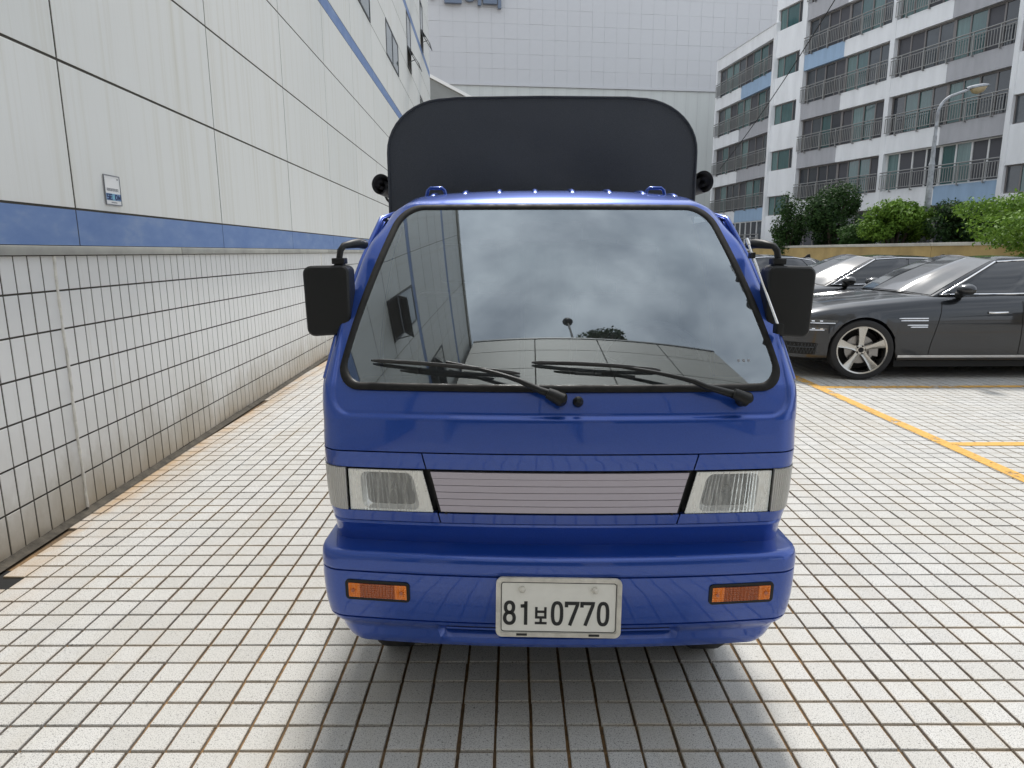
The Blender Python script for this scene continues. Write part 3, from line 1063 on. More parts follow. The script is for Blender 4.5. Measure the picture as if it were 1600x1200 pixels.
apt = empty('apartment_block', (17.41, 32.5, 0), (0, 0, math.atan2(-.95, .312)),
            'white five storey apartment block with long glazed balconies and grey and blue painted bands', 'building')
ZS = [1.72, 4.22, 6.72, 9.22, 11.68, 14.18]
GH = 1.70
TOPZ = 17.2
q = MB()
q.bb(-8.6, 14, .30, 9, 1.0, TOPZ)                        # body behind the glazing
q.bb(-8.6, 14, -.05, 9.1, TOPZ, TOPZ + .3)
q.bb(-.58, -.33, -.02, .30, 1.0, TOPZ)                   # pilasters
q.bb(-6.22, -6.12, -.04, .30, 1.0, TOPZ)
q.bb(5.30, 5.50, -.04, .30, 1.0, TOPZ)
tw = [(z - .62 + 2.46, z + .46 + 2.46) for z in ZS]
# stair tower front with its window openings left free
q.bb(-8.6, -8.42, 0, .30, 1.0, TOPZ); q.bb(-6.53, -6.22, 0, .30, 1.0, TOPZ)
prev = 1.0
for z0, z1 in [(3.52, 4.6), (6.02, 7.1), (8.53, 9.6), (11.03, 12.1), (13.5, 14.6)]:
    q.bb(-8.42, -6.53, 0, .30, prev, z0); prev = z1
q.bb(-8.42, -6.53, 0, .30, prev, TOPZ)
q.bb(7.45, 14, 0, .30, 1.0, TOPZ)
prev = 1.0
for z0, z1 in [(3.67, 4.74), (6.24, 7.32), (8.84, 9.93), (11.3, 12.4)]:
    q.bb(5.50, 7.45, 0, .30, prev, z0); prev = z1
q.bb(5.50, 7.45, 0, .30, prev, TOPZ)
q.build('wall', M['apt_white'], apt)
for z0, z1 in [(3.52, 4.6), (6.02, 7.1), (8.53, 9.6), (11.03, 12.1), (13.5, 14.6)]: small_window(apt, -8.42, -6.53, z0, z1)
for z0, z1 in [(3.67, 4.74), (6.24, 7.32), (8.84, 9.93), (11.3, 12.4)]: small_window(apt, 5.50, 7.45, z0, z1, (4, 1, 3))
seqs1 = [(2, 2, 4, 0, 0, 4, 2, 0), (0, 0, 0, 0, 2, 1, 1, 2), (2, 4, 1, 0, 2, 3, 1, 2), (4, 4, 0, 2, 3, 1, 4, 4), (4, 4, 2, 2, 4, 1, 3, 4), (2, 2, 1, 3, 4, 4, 2, 1)]
seqs2 = [(0, 0, 0, 0, 0, 0, 0, 0), (3, 2, 2, 0, 1, 3, 2, 2), (0, 1, 1, 0, 3, 1, 4, 0), (2, 2, 4, 4, 3, 1, 2, 0), (3, 3, 2, 1, 4, 2, 1, 3), (2, 1, 4, 3, 3, 2, 0, 1)]
for k, zs in enumerate(ZS):
    for b0, b1, sq, half in ((-6.12, -.58, seqs1[k], 0), (-.33, 5.30, seqs2[k], 1)):
        white_frames = (k == 1 and half == 1)
        bay(apt, b0, b1, zs, zs + GH, sq, M['wframe'] if white_frames else M['alu'], rail=k > 0)
        if k < 5:
            mid = (b0 + b1) / 2
            zz0, zz1 = zs + GH, ZS[k + 1]
            colr = {0: 'apt_blue' if half else 'apt_white', 1: 'apt_grey', 2: 'apt_grey', 3: 'apt_blue' if half == 0 else 'apt_grey', 4: 'apt_blue' if half else 'apt_grey'}[k]
            for s0, s1, mt in ((b0, mid, 'apt_white' if half else colr), (mid, b1, colr if half else 'apt_white')):
                g = MB(); g.bb(s0 + .001, s1 - .001, 0, .30, zz0, zz1); g.build('spandrel_panel', M[mt], apt)
# number panel low on the right
g = MB(); g.bb(4.55, 7.3, -.16, -.05, 2.55, 3.12); npn = g.build('number_panel', M['signgrey'], apt)
def nf(a, b_, h): return (a, -0.16 - h, b_)


g = MB()
g.ribbon([(5.60, 3.02), (5.84, 3.04), (5.90, 2.96), (5.74, 2.86), (5.92, 2.78), (5.86, 2.66), (5.58, 2.66)], .055, nf, 0, .02)
g.build('numeral', M['white'], npn)

wing = empty('apartment_wing', (14.6, 41.05, 0), (0, 0, math.atan2(-.9905, .1375)),
             'lower white apartment wing with a sloping white roof beside the stair tower', 'building')
WZ = [1.5, 4.02, 6.5, 9.0, 11.5]
q = MB()
q.bb(-7.05, .6, .30, 9, .5, 13.95)
q.bb(-7.05, -6.85, -.02, .3, .5, 13.95)
q.bb(.38, .6, -.02, .3, .5, 13.95)
q.bb(-6.85, .38, 0, .3, 13.25, 13.95)
q.build('wall', M['apt_white'], wing)
q = MB()
q.prism([(-.05, 13.95), (2.5, 14.75), (8, 15.2), (8, 13.97)], lambda a, b_, h: (h, a, b_), -7.1, .6)
q.build('roof', M['apt_white'], wing)
wseq = [(2, 1, 3, 2, 0, 3, 2, 0), (2, 3, 0, 0, 2, 3, 1, 2), (2, 1, 2, 0, 3, 2, 2, 4), (4, 3, 2, 1, 3, 2, 1, 4), (4, 3, 3, 4, 2, 1, 1, 2)]
for k, zs in enumerate(WZ):
    if k == 0: continue
    bay(wing, -6.85, .38, zs, zs + 1.75, wseq[k], M['alu'])
    if k < 4:
        for s0, s1, mt in ((-6.85, -3.3, 'apt_white'), (-3.3, .38, 'apt_blue' if k in (3,) else 'apt_grey')):
            g = MB(); g.bb(s0 + .001, s1 - .001, 0, .30, zs + 1.75, WZ[k + 1]); g.build('spandrel_panel', M[mt], wing)
for s0, s1, mt in ((-6.85, -3.3, 'apt_white'), (-3.3, .38, 'apt_blue')):
    g = MB(); g.bb(s0 + .001, s1 - .001, 0, .30, 3.3, 4.02); g.build('spandrel_panel', M[mt], wing)
bay(wing, -4.6, .38, 1.9, 3.3, (2, 0, 4, 0, 2, 0, 4), M['wframe'], rail=False, dep=.05)
g = MB(); g.bb(-6.85, -4.6, .05, .3, .5, 3.3); g.build('entrance_recess', M['winframe'], wing)
g = MB(); g.bb(-4.6, .38, -.3, .0, .5, 1.85); g.build('low_wall', M['apt_white'], wing)
g = MB()
for z in (2.25, 2.45): g.tube([(-6.9, -.8, z), (1.5, -.8, z)], .03, 6)
for x in lin(-6.9, 1.5, 6): g.tube([(x, -.8, .5), (x, -.8, 2.45)], .03, 6)
g.build('handrail', M['rail'], wing, smooth=50)

# ================================================================== RETAINING WALL, RAISED BED
M['ochre'] = pmat('ochre_concrete', (0.40, 0.29, 0.12), 0.85, var=0.35, vscale=1.6, stretch=(1, 1, 1), bmp=0.3, bscale=30, obj=False)
M['concrete'] = pmat('pale_concrete', (0.42, 0.41, 0.37), 0.85, var=0.25, vscale=2, obj=False)
rt = empty('retaining_wall', (10.03, 27, 0), (0, 0, math.atan2(-11, .385)), 'low ochre stained retaining wall behind the parked cars', 'wall')
for k in range(7):
    a = -2 + k * 4.0
    q = MB(); q.bb(a + .006, a + 3.994, 0, .28, 0, 1.62); q.build('wall_section', M['ochre'], rt)
    q = MB(); q.bb(a + .006, a + 3.994, -.03, .31, 1.622, 1.70); q.build('coping', M['concrete'], rt, bevel=.01)
M['soil'] = pmat('soil', (0.06, 0.05, 0.035), 0.95, var=0.4, vscale=3)
q = MB()
q.add([(10.35, 29, 1.55), (10.9, -2, 1.55), (60, -2, 1.55), (60, 60, 1.55), (9.6, 60, 1.0), (9.6, 46, 1.0)], [(0, 1, 2, 3, 4, 5)])
tag(q.build('terrain', M['soil']), kind='structure')

# ================================================================== SHRUBS
M['bark'] = pmat('bark', (0.08, 0.06, 0.045), 0.9, var=0.3, vscale=20)
LEAF = {'dark': leaf_material('dark_leaf', (0.014, 0.035, 0.012), (0.045, 0.095, 0.025)),
        'mid': leaf_material('mid_leaf', (0.022, 0.055, 0.014), (0.07, 0.14, 0.035)),
        'bright': leaf_material('bright_leaf', (0.045, 0.105, 0.012), (0.17, 0.29, 0.04))}


def shrub(name, loc, rx, ry, h, kind, label, cat, n=7000, leaf=.055, seed=0, zlo=0.05, group='shrubs along the retaining wall'):
    r = np.random.default_rng(seed)
    root = empty(name, loc, (0, 0, 0), label, cat, group)
    # clumps spread through an uneven crown
    nc = 34
    cl = []
    while len(cl) < nc:
        p = r.uniform(-1, 1, 3)
        if p @ p > 1: continue
        cl.append(p)
    cl = np.array(cl)
    crad = r.uniform(.22, .40, nc)
    centers = np.stack([cl[:, 0] * rx * .80, cl[:, 1] * ry * .80, zlo * h + (cl[:, 2] * .5 + .5) * h * (.80 - zlo)], 1) + np.array([0, 0, .08 * h])
    ci = r.integers(0, nc, n)
    d = r.normal(size=(n, 3)); d /= np.linalg.norm(d, axis=1)[:, None]
    rad = crad[ci] * (r.uniform(0.35, 1.0, n) ** .5) * (1 + (r.uniform(0, 1, n) > .94) * r.uniform(.1, .5, n))
    P = centers[ci] + d * rad[:, None] * np.array([rx, ry, h * .5])
    P[:, 2] = np.maximum(P[:, 2], .03)
    nr = d + r.normal(size=(n, 3)) * .7 + np.array([0, 0, .5])
    nr /= np.linalg.norm(nr, axis=1)[:, None]
    t = np.cross(nr, r.normal(size=(n, 3))); t /= np.linalg.norm(t, axis=1)[:, None]
    b_ = np.cross(nr, t)
    L = leaf * r.uniform(.6, 1.4, n)[:, None]
    V = np.stack([P - t * L, P - b_ * L * .45 + nr * L * .12, P + t * L, P + b_ * L * .45 + nr * L * .12], 1).reshape(-1, 3)
    me = bpy.data.meshes.new('foliage')
    me.vertices.add(4 * n); me.vertices.foreach_set('co', V.ravel())
    me.loops.add(4 * n); me.loops.foreach_set('vertex_index', np.arange(4 * n))
    me.polygons.add(n); me.polygons.foreach_set('loop_start', np.arange(0, 4 * n, 4)); me.polygons.foreach_set('loop_total', np.full(n, 4))
    me.update(); me.validate()
    me.materials.append(LEAF[kind])
    o = link(bpy.data.objects.new('foliage', me), root)
    o['kind'] = 'stuff'
    s = MB()
    for k in range(9):
        c = centers[r.integers(0, nc)]
        s.tube([(c[0] * .1, c[1] * .1, -.1), (c[0] * .5, c[1] * .5, c[2] * .55), tuple(c)], [.045, .03, .012], 5)
    s.build('stem', M['bark'], root)
    return root


shrub('shrub', (9.75 + .5, 25.6, 1.2), .65, .8, 2.45, 'dark', 'slim dark green shrub beside the wing, furthest along the wall', 'shrub', 6000, .05, 1)
shrub('shrub', (11.15, 24.0, 1.5), 1.15, 1.2, 2.35, 'dark', 'tall dense dark green shrub in front of the balconies', 'shrub', 12000, .055, 2)
shrub('shrub', (10.95, 21.6, 1.45), .75, .7, .95, 'mid', 'low mid green shrub tucked between two bigger shrubs', 'shrub', 5000, .05, 3)
shrub('shrub', (11.25, 20.2, 1.45), 1.05, .9, 1.55, 'bright', 'bright green rounded shrub just left of the street lamp', 'shrub', 12000, .05, 4)
shrub('shrub', (12.75, 19.3, 1.45), 1.15, .9, 1.55, 'dark', 'dark olive rounded shrub right of the street lamp', 'shrub', 11000, .05, 5)
shrub('shrub', (11.45, 14.4, 1.2), 2.35, 2.6, 1.62, 'bright', 'bright green shrub spilling over the end of the ochre wall', 'shrub', 34000, .045, 6)
shrub('shrub', (13.3, 19.9, 1.45), .45, .5, 1.35, 'bright', 'spindly pale green shoot standing behind the bright green shrub', 'shrub', 1200, .05, 8, group=None)

# ================================================================== STREET LAMP
M['lamp_paint'] = pmat('peeling_grey_paint', (0.36, 0.38, 0.41), 0.6, 0.1, var=0.55, vscale=9)
M['lampglass'] = pmat('yellowed_lamp_cover', (0.45, 0.36, 0.22), 0.3, spec=0.6)
sl_ = empty('street_lamp', (11.95, 20, 1.5), (0, 0, 0), 'peeling grey street lamp with curved arm in front of the apartments', 'street lamp')
q = MB()
q.tube([(0, 0, 0), (0, 0, 2.4)], [.085, .075], 12); q.tube([(0, 0, 2.4), (0, 0, 2.52)], [.085, .06], 12); q.tube([(0, 0, 2.5), (0, 0, 3.2)], [.06, .05], 12)
q.build('pole', M['lamp_paint'], sl_, smooth=40)
q = MB()
q.tube([(0, 0, 3.2)] + [(.55 - .55 * math.cos(t), 0, 3.75 + .55 * math.sin(t) - .0) for t in lin(0, 1.25, 9)] + [(.80, 0, 4.42)], .042, 10)
q.build('arm', M['lamp_paint'], sl_, smooth=40)
q = MB()
sec = [(.72, .05, .045), (.80, .075, .07), (.95, .12, .085), (1.15, .13, .085), (1.30, .09, .05), (1.36, .02, .015)]
q.grid(lambda u, v: (lambda s: (s[0], s[1] * math.cos(u), 4.43 + (s[0] - .72) * .16 + max(0, s[2] * math.sin(u)) + min(0, .02 * math.sin(u))))(sec[int(v)]), lin(0, 2 * math.pi * 15 / 16, 16), list(range(6)), close_u=True)
q.build('lamp_head', M['lamp_paint'], sl_, smooth=50)
q = MB()
sec2 = [(.84, .05, .01), (.92, .10, .13), (1.05, .11, .17), (1.20, .10, .14), (1.28, .05, .03)]
q.grid(lambda u, v: (lambda s: (s[0], s[1] * math.cos(u), 4.42 + (s[0] - .72) * .16 - s[2] * abs(math.sin(u))))(sec2[int(v)]), lin(0, math.pi, 10), list(range(5)))
q.build('lamp_cover', M['lampglass'], sl_, smooth=50)

# overhead cable
q = MB()
A, B = Vector((13.1, 28, 12.3)), Vector((13.0, 44, 6.6))
pts = [A.lerp(B, t) - Vector((0, 0, 1.1 * 4 * t * (1 - t) * .35)) for t in lin(-.5, 1, 24)]
q.tube(pts, .022, 6)
tag(q.build('overhead_cable', M['rubber'], smooth=60), 'black overhead cable slanting across the apartment fronts', 'cable')

# ================================================================== CARS
M['carpaint_grey'] = paint_material('graphite_paint', (0.019, 0.021, 0.025), 0.7, rough=.3)
M['carpaint_black'] = paint_material('black_paint', (0.012, 0.013, 0.016), 0.3, rough=.3)
M['carglass'] = pmat('tinted_car_glass', (0.012, 0.014, 0.018), 0.02, spec=0.8, coat=0.5)
M['carscreen'] = pmat('car_windshield', (0.035, 0.04, 0.045), 0.13, spec=1.0, coat=1.0)
M['tyre'] = pmat('tyre_rubber', (0.016, 0.016, 0.017), 0.7, bmp=.2, bscale=120)
M['rim'] = pmat('dark_alloy', (0.50, 0.485, 0.455), 0.22, 0.95)
M['cardark'] = pmat('car_underbody', (0.008, 0.008, 0.008), 0.8)
M['disc'] = pmat('brake_disc', (0.30, 0.29, 0.28), 0.35, 0.9)


def interp(x, pts):
    xs_ = [p[0] for p in pts]; ys = [p[1] for p in pts]
    return float(np.interp(x, xs_, ys))


def smooth_interp(x, pts):
    """average of a few samples of the polyline: rounded corners."""
    return sum(interp(x + d, pts) for d in (-.09, -.045, 0, .045, .09)) / 5


def sedan(loc, paint, label):
    root = empty('sedan', loc, (0, 0, 0), label, 'car', 'dark sedans parked side by side')
    W = [(0, .60), (.03, .70), (.10, .80), (.25, .875), (.45, .915), (.85, .945), (1.5, .955), (2.5, .965), (3.6, .96), (4.2, .945), (4.6, .88), (4.85, .80), (4.97, .66), (5.0, .58)]
    HB = [(0, .62), (.05, .70), (.2, .775), (.45, .83), (.85, .885), (1.5, .945), (1.8, .965), (2.6, .99), (3.6, 1.01), (4.4, 1.03), (4.8, 1.0), (5.0, .92)]
    HT = [(0, .66), (.05, .745), (.2, .835), (.45, .895), (.85, .955), (1.3, 1.01), (1.6, 1.035), (1.9, 1.04), (4.3, 1.09), (4.7, 1.07), (5.0, .96)]
    arches = (.87, 3.88)
    AR = .395

    def zlow(x):
        z = .235 if .5 < x < 4.4 else .26
        for a in arches:
            if abs(x - a) < AR: z = max(z, .345 + math.sqrt(AR * AR - (x - a) ** 2))
        return z
    rowsv = list(range(12))

    def sect(x, k, sgn):
        w, hb, ht = smooth_interp(x, W), smooth_interp(x, HB), smooth_interp(x, HT)
        z0 = zlow(x)
        P = [(w - .055, z0 - .012), (w - .03, z0), (w - .012, max(z0 + .004, .36)), (w + .004, max(z0 + .008, .52)), (w + .010, max(z0 + .012, .66)), (w + .002, max(z0 + .016, hb - .16)), (w - .012, max(z0 + .018, hb - .10)),
             (w - .035, hb - .03), (w - .075, hb + .004), (w * .72, hb + (ht - hb) * .55), (w * .4, ht - .008), (0, ht)]
        y, z = P[int(k)]
        return (x, sgn * y, z)
    xs_ = sorted(set([round(v, 4) for v in lin(0, 5.0, 101)] + [round(a + AR * math.cos(t), 4) for a in arches for t in lin(0, math.pi, 31)]))
    b = MB()
    for sgn in (-1, 1):
        b.grid(lambda u, v: sect(u, v, sgn), xs_, rowsv)
    # nose and tail closing faces
    for xe in (0.0, 5.0):
        lo = [sect(xe, k, -1) for k in rowsv] + [sect(xe, k, 1) for k in reversed(rowsv)]
        b.add(lo, [tuple(range(len(lo)))])
    body = b.build('body', paint, root, smooth=38)
    u = MB(); u.bb(.10, .60, -.66, .66, .20, .55); u.bb(.60, 4.5, -.74, .74, .15, .55); u.bb(1.28, 3.48, -.90, .90, .15, .30); u.bb(4.5, 4.9, -.66, .66, .25, .55)  # underbody dropped and widened to deepen the shadow under the car
    for a in arches:
        pass
    u.build('underbody', M['cardark'], root)
    # greenhouse
    gb = [(1.42, 0, 1.03), (1.50, .45, 1.025), (1.72, .80, .985), (2.6, .875, .995), (3.6, .87, 1.01), (4.25, .80, 1.04), (4.45, .5, 1.075), (4.52, 0, 1.08)]
    gr = [(2.36, 0, 1.445), (2.40, .35, 1.44), (2.55, .60, 1.405), (2.9, .625, 1.43), (3.4, .62, 1.415), (3.85, .57, 1.335), (3.92, .35, 1.37), (3.94, 0, 1.375)]

    def rail_pt(t, rail, sgn):
        i = min(int(t), len(rail) - 2); f = t - i
        p, q_ = rail[i], rail[i + 1]
        return Vector((p[0] + (q_[0] - p[0]) * f, sgn * (p[1] + (q_[1] - p[1]) * f), p[2] + (q_[2] - p[2]) * f))

    def gpt(t, v, sgn, off=0.0):
        a, c = rail_pt(t, gb, sgn), rail_pt(t, gr, sgn)
        p = a.lerp(c, v)
        bul = .045 * 4 * v * (1 - v)
        out = Vector((-.6 if t < 2 else (.6 if t > 5 else 0), sgn * (1 if 1.5 < t < 5.5 else .25), .35)).normalized()
        return p + out * (bul + off)
    ts = lin(0, 7, 57)
    vs5 = lin(0, 1, 7)
    b = MB()
    for sgn in (-1, 1): b.grid(lambda u_, v_: gpt(u_, v_, sgn), ts, vs5)
    # roof skin
    def roofpt(t, v):
        return rail_pt(t, gr, -1).lerp(rail_pt(t, gr, 1), v) + Vector((0, 0, .025 * 4 * v * (1 - v) * min(1, t) * min(1, 7 - t)))
    b.grid(roofpt, ts, lin(0, 1, 13))
    b.build('roof', paint, root, smooth=40)
    s = MB()
    for sgn in (-1, 1): s.grid(lambda u_, v_: gpt(u_, v_, sgn, .006), lin(0, 1.9, 14), lin(.02, .97, 8))
    s.build('windshield', M['carscreen'], root, smooth=60)
    s = MB()
    for sgn in (-1, 1): s.grid(lambda u_, v_: gpt(u_, v_, sgn, .006), lin(5.25, 7, 14), lin(.04, .95, 8))
    s.build('rear_window', M['carglass'], root, smooth=60)
    for sgn in (-1, 1):
        for t0, t1, nm in ((2.22, 3.22, 'front_door_window'), (3.30, 4.25, 'rear_door_window'), (4.30, 4.72, 'quarter_window')):
            s = MB(); s.grid(lambda u_, v_: gpt(u_, v_, sgn, .006), lin(t0, t1, 16), lin(.07, .90, 7))
            wdw = s.build(nm, M['carglass'], root, smooth=60)
        s = MB()
        s.tube([gpt(t, .93, sgn, .010) for t in lin(2.12, 4.75, 36)] , .011, 6)
        s.tube([gpt(t, .035, sgn, .010) for t in lin(2.05, 4.8, 36)], .010, 6)
        s.tube([gpt(2.08, v, sgn, .012) for v in lin(.035, .93, 10)], .010, 6)
        s.tube([gpt(4.78, v, sgn, .010) for v in lin(.035, .93, 10)], .010, 6)
        s.build('window_trim', M['chrome'], root, smooth=60)
        # mirror
        mx = MB()
        mc = Vector((1.98, sgn * 1.03, 1.075))
        mx.grid(lambda u_, v_: tuple(mc + Vector((.10 * math.sin(v_) * math.cos(u_) * (1.25 if math.cos(u_) < 0 else .7), .115 * math.cos(v_), .068 * math.sin(v_) * math.sin(u_)))), lin(0, 2 * math.pi * 15 / 16, 16), lin(.05, math.pi - .05, 9), close_u=True)
        mo = mx.build('side_mirror', paint, root, smooth=80)
        st = MB(); st.tube([(1.97, sgn * .88, 1.0), (1.98, sgn * .96, 1.02)], [.05, .035], 8); st.build('mirror_stalk', M['black'], mo, smooth=60)
        # shut lines, handles
        dl = MB()
        def side(x, z):
            pts = [sect(x, k, sgn) for k in range(9)]
            y = float(np.interp(z, [p[2] for p in pts], [abs(p[1]) for p in pts]))
            return (x, sgn * (y + .0015), z)
        for xx, lean in ((1.66, .10), (2.72, -.02), (3.62, -.22)):
            dl.tube([side(xx + lean * (z - .3) * .0 + lean * sstep(z, .3, .95), z) for z in lin(.30, .93, 14)], .0045, 4)
        dl.build('shut_line', M['cardark'], root)
        for hx in (2.40, 3.33):
            hd = MB()
            p = Vector(side(hx, .80)); hd.tube([p + Vector((-.10, sgn * .004, 0)), p + Vector((-.07, sgn * .03, 0)), p + Vector((.09, sgn * .03, .004)), p + Vector((.12, sgn * .004, .004))], .013, 8)
            hd.build('door_handle', M['chrome'], root, smooth=60)
        sk = MB(); sk.grid(lambda u_, v_: tuple(Vector(side(u_, .265 + .03 * v_)) + Vector((0, sgn * .006, 0))), lin(1.30, 3.46, 30), [0, .5, 1]); sk.build('sill_trim', M['chrome'], root)
        fv = MB()
        for zz, x0, x1 in ((.735, 1.26, 1.60), (.708, 1.28, 1.60), (.655, 1.36, 1.60), (.632, 1.40, 1.60)):
            fv.tube([Vector(side(x, zz)) + Vector((0, sgn * .004, 0)) for x in lin(x0, x1, 8)], [.004] + [.0075] * 7, 5)
        fv.build('fender_vent', M['chrome'], root, smooth=60)
        # two-line head lamp
        for zz, nm in ((.700, 0), (.612, 1)):
            hl = MB(); hl.grid(lambda u_, v_: tuple(Vector(side(u_, zz + (.052 - .02 * nm) * (v_ - .5) * (1 - .55 * sstep(u_, .35, .55 - .1 * nm)))) + Vector((-.003, sgn * .004, 0))), lin(.03, .56 - .12 * nm, 14), lin(0, 1, 4))
            h = hl.build('headlight', M['carscreen'], root, smooth=60)
            ht_ = MB(); ht_.tube([Vector(side(x, zz - .022 + .006 * nm)) + Vector((-.004, sgn * .008, 0)) for x in lin(.03, .53 - .12 * nm, 10)], .006, 5)
            for x in lin(.1, .36, 4): ht_.tube([Vector(side(x, zz)) + Vector((0, sgn * .004, 0)), Vector(side(x + .03, zz)) + Vector((0, sgn * .008, 0))], .010, 6)
            ht_.build('headlight_trim', M['chrome'], h, smooth=60)
        gi = MB(); gi.grid(lambda u_, v_: tuple(Vector(side(u_, .30 + .14 * v_)) + Vector((-.004, sgn * .004, 0))), lin(.02, .34, 12), lin(0, 1, 4)); go = gi.build('side_intake', M['cardark'], root)
        gt = MB(); gt.tube([Vector(side(x, .385)) + Vector((-.004, sgn * .010, 0)) for x in lin(.06, .32, 8)], .006, 5)
        for k in range(9):
            x = .05 + k * .034
            gt.tube([Vector(side(x, .31)) + Vector((-.004, sgn * .008, 0)), Vector(side(x + .04, .43)) + Vector((-.004, sgn * .008, 0))], .003, 4)
            gt.tube([Vector(side(x + .04, .31)) + Vector((-.004, sgn * .008, 0)), Vector(side(x, .43)) + Vector((-.004, sgn * .008, 0))], .003, 4)
        gt.build('intake_mesh', M['winframe'], go)
    # grille on the nose
    g = MB(); g.prism(fillet([(-.38, .64), (-.30, .36), (0, .27), (.30, .36), (.38, .64)], .03, 4), lambda a, b_, h: (h, a, b_), -.012, .01)
    g.build('grille', M['cardark'], root)
    fin = MB(); fin.prism([(3.86, 1.37), (4.02, 1.365), (4.00, 1.455), (3.96, 1.452)], lambda a, b_, h: (a, h, b_), -.012, .012); fin.build('antenna_fin', M['cardark'], root, bevel=.003)
    # wheels
    for xw in arches:
        for sgn in (-1, 1):
            wr = empty('wheel', (xw, sgn * .855, .36))
            wr.parent = root
            if xw < 2: wr.rotation_euler = (0, 0, R(-9))
            ax = lambda x, y, h: (x, sgn * h, y)
            t = MB(); t.lathe([(.255, -.11), (.30, -.12), (.345, -.115), (.360, -.085), (.362, 0), (.360, .085), (.347, .112), (.315, .120), (.284, .112)], ax, 48); t.build('tyre', M['tyre'], wr, smooth=40)
            rm = MB(); rm.lathe([(.284, .116), (.290, .108), (.277, .085), (.267, -.09), (.260, -.09), (.265, .08), (.268, .11)], ax, 48)
            for k in range(5):
                a0 = k * 2 * math.pi / 5 + .32
                def sp(a, b_, h, a0=a0):
                    return ax(a * math.cos(a0) - b_ * math.sin(a0), a * math.sin(a0) + b_ * math.cos(a0), h)
                vs, fs = [], []
                for (rr, hw, hh) in ((.045, .040, .075), (.10, .034, .080), (.17, .042, .088), (.235, .056, .098), (.274, .064, .106)):
                    vs += [sp(rr, -hw, hh - .03), sp(rr, -hw * .8, hh), sp(rr, 0, hh + .004 - .012), sp(rr, hw * .8, hh), sp(rr, hw, hh - .03)]
                for i in range(4):
                    for j in range(4): fs.append((i * 5 + j, i * 5 + j + 1, (i + 1) * 5 + j + 1, (i + 1) * 5 + j))
                rm.add(vs, fs)
            rm.lathe([(.001, .082), (.05, .082), (.062, .070), (.062, .03)], ax, 20, closed=False)
            rm.build('rim', M['rim'], wr, smooth=35)
            hb = MB(); hb.lathe([(.001, .088), (.028, .088), (.032, .082)], ax, 16, closed=False)
            for k in range(5):
                a0 = k * 2 * math.pi / 5
                cx, cy = .047 * math.cos(a0), .047 * math.sin(a0)
                hb.tube([ax(cx, cy, .07), ax(cx, cy, .086)], .010, 6)
            hb.build('hub', M['cardark'], wr)
            ds = MB(); ds.lathe([(.001, .02), (.17, .02), (.17, .0), (.001, .0)], ax, 32, closed=False); ds.build('brake_disc', M['disc'], wr)
            bk = MB(); bk.lathe([(.001, -.05), (.24, -.05)], ax, 24, closed=False)
            bk.build('wheel_well', M['cardark'], wr)
            cal = MB(); cal.prism([(.10, -.06), (.20, -.08), (.20, .08), (.10, .06)], lambda a, b_, h: ax(a, b_, h), .022, .05); cal.build('caliper', M['disc'], wr)
    return root


car1 = sedan((3.28, 8.86, 0), M['carpaint_grey'], 'graphite sedan with five spoke wheel, nearest of the parked sedans')
car2 = copy_tree(car1); car2.location = (3.12, 11.30, 0)
car2['label'] = 'black sedan parked between the graphite sedan and the farthest one'
car3 = copy_tree(car1); car3.location = (1.95, 13.72, 0)
car3['label'] = 'black sedan of which only the roof shows behind the truck mirror'


def repaint(o, old, new):
    for ch in o.children_recursive:
        if ch.type == 'MESH' and ch.data.materials and ch.data.materials[0] == old:
            ch.material_slots[0].link = 'OBJECT'
            ch.material_slots[0].material = new


for c_ in (car2, car3): repaint(c_, M['carpaint_grey'], M['carpaint_black'])

# ================================================================== TRUCK
trk = empty('truck', (0.129, 1.84, 0), (0, R(0.3), R(-0.5)), 'small blue cab over truck with a charcoal canvas cargo cover facing the camera', 'truck')

PY = [(.56, .098), (.62, .094), (.66, .091), (.70, .089), (.72, .086), (.745, .082), (.80, .078), (.88, .072), (.915, .067), (.937, .065), (.96, .066), (1.035, .070), (1.06, .077), (1.10, .092), (1.13, .105)]
PW = [(.45, .708), (.62, .712), (.66, .714), (.69, .718), (.708, .722), (.735, .727), (.80, .732), (.88, .733), (.937, .733), (1.05, .730), (1.13, .728), (1.3, .706), (1.5, .664), (1.66, .615), (1.69, .603), (1.73, .585), (1.78, .57)]
GZ0 = 1.13


def yprof(z):
    if z <= GZ0: return interp(z, PY)
    h = z - GZ0
    return .105 + .72 * h + .22 * h * h


def wprof(z): return interp(z, PW)


def bowf(z): return .045 + .007 * sstep(z, 1.0, 1.3)


def surf(x, z, off=0.0, corner=True):
    """front skin of the cab: x across, z up -> point"""
    w = wprof(z)
    s = min(1.0, abs(x) / w)
    y = yprof(z) + bowf(z) * s * s
    s0 = .90 + .055 * sstep(z, 1.0, 1.12)
    if corner and s > s0:
        c = (s - s0) / (1 - s0)
        y += (.075 - .03 * sstep(z, 1.0, 1.12)) * (1 - math.sqrt(max(0, 1 - c * c)))
    return Vector((x, y - off, z))


def snorm(x, z):
    e = 1e-3
    a = surf(x + e, z, corner=False) - surf(x - e, z, corner=False)
    b_ = surf(x, z + e, corner=False) - surf(x, z - e, corner=False)
    n = b_.cross(a)
    n.normalize()
    return n if n.y < 0 else -n


def soff(x, z, o):
    return surf(x, z) + snorm(x, z) * o


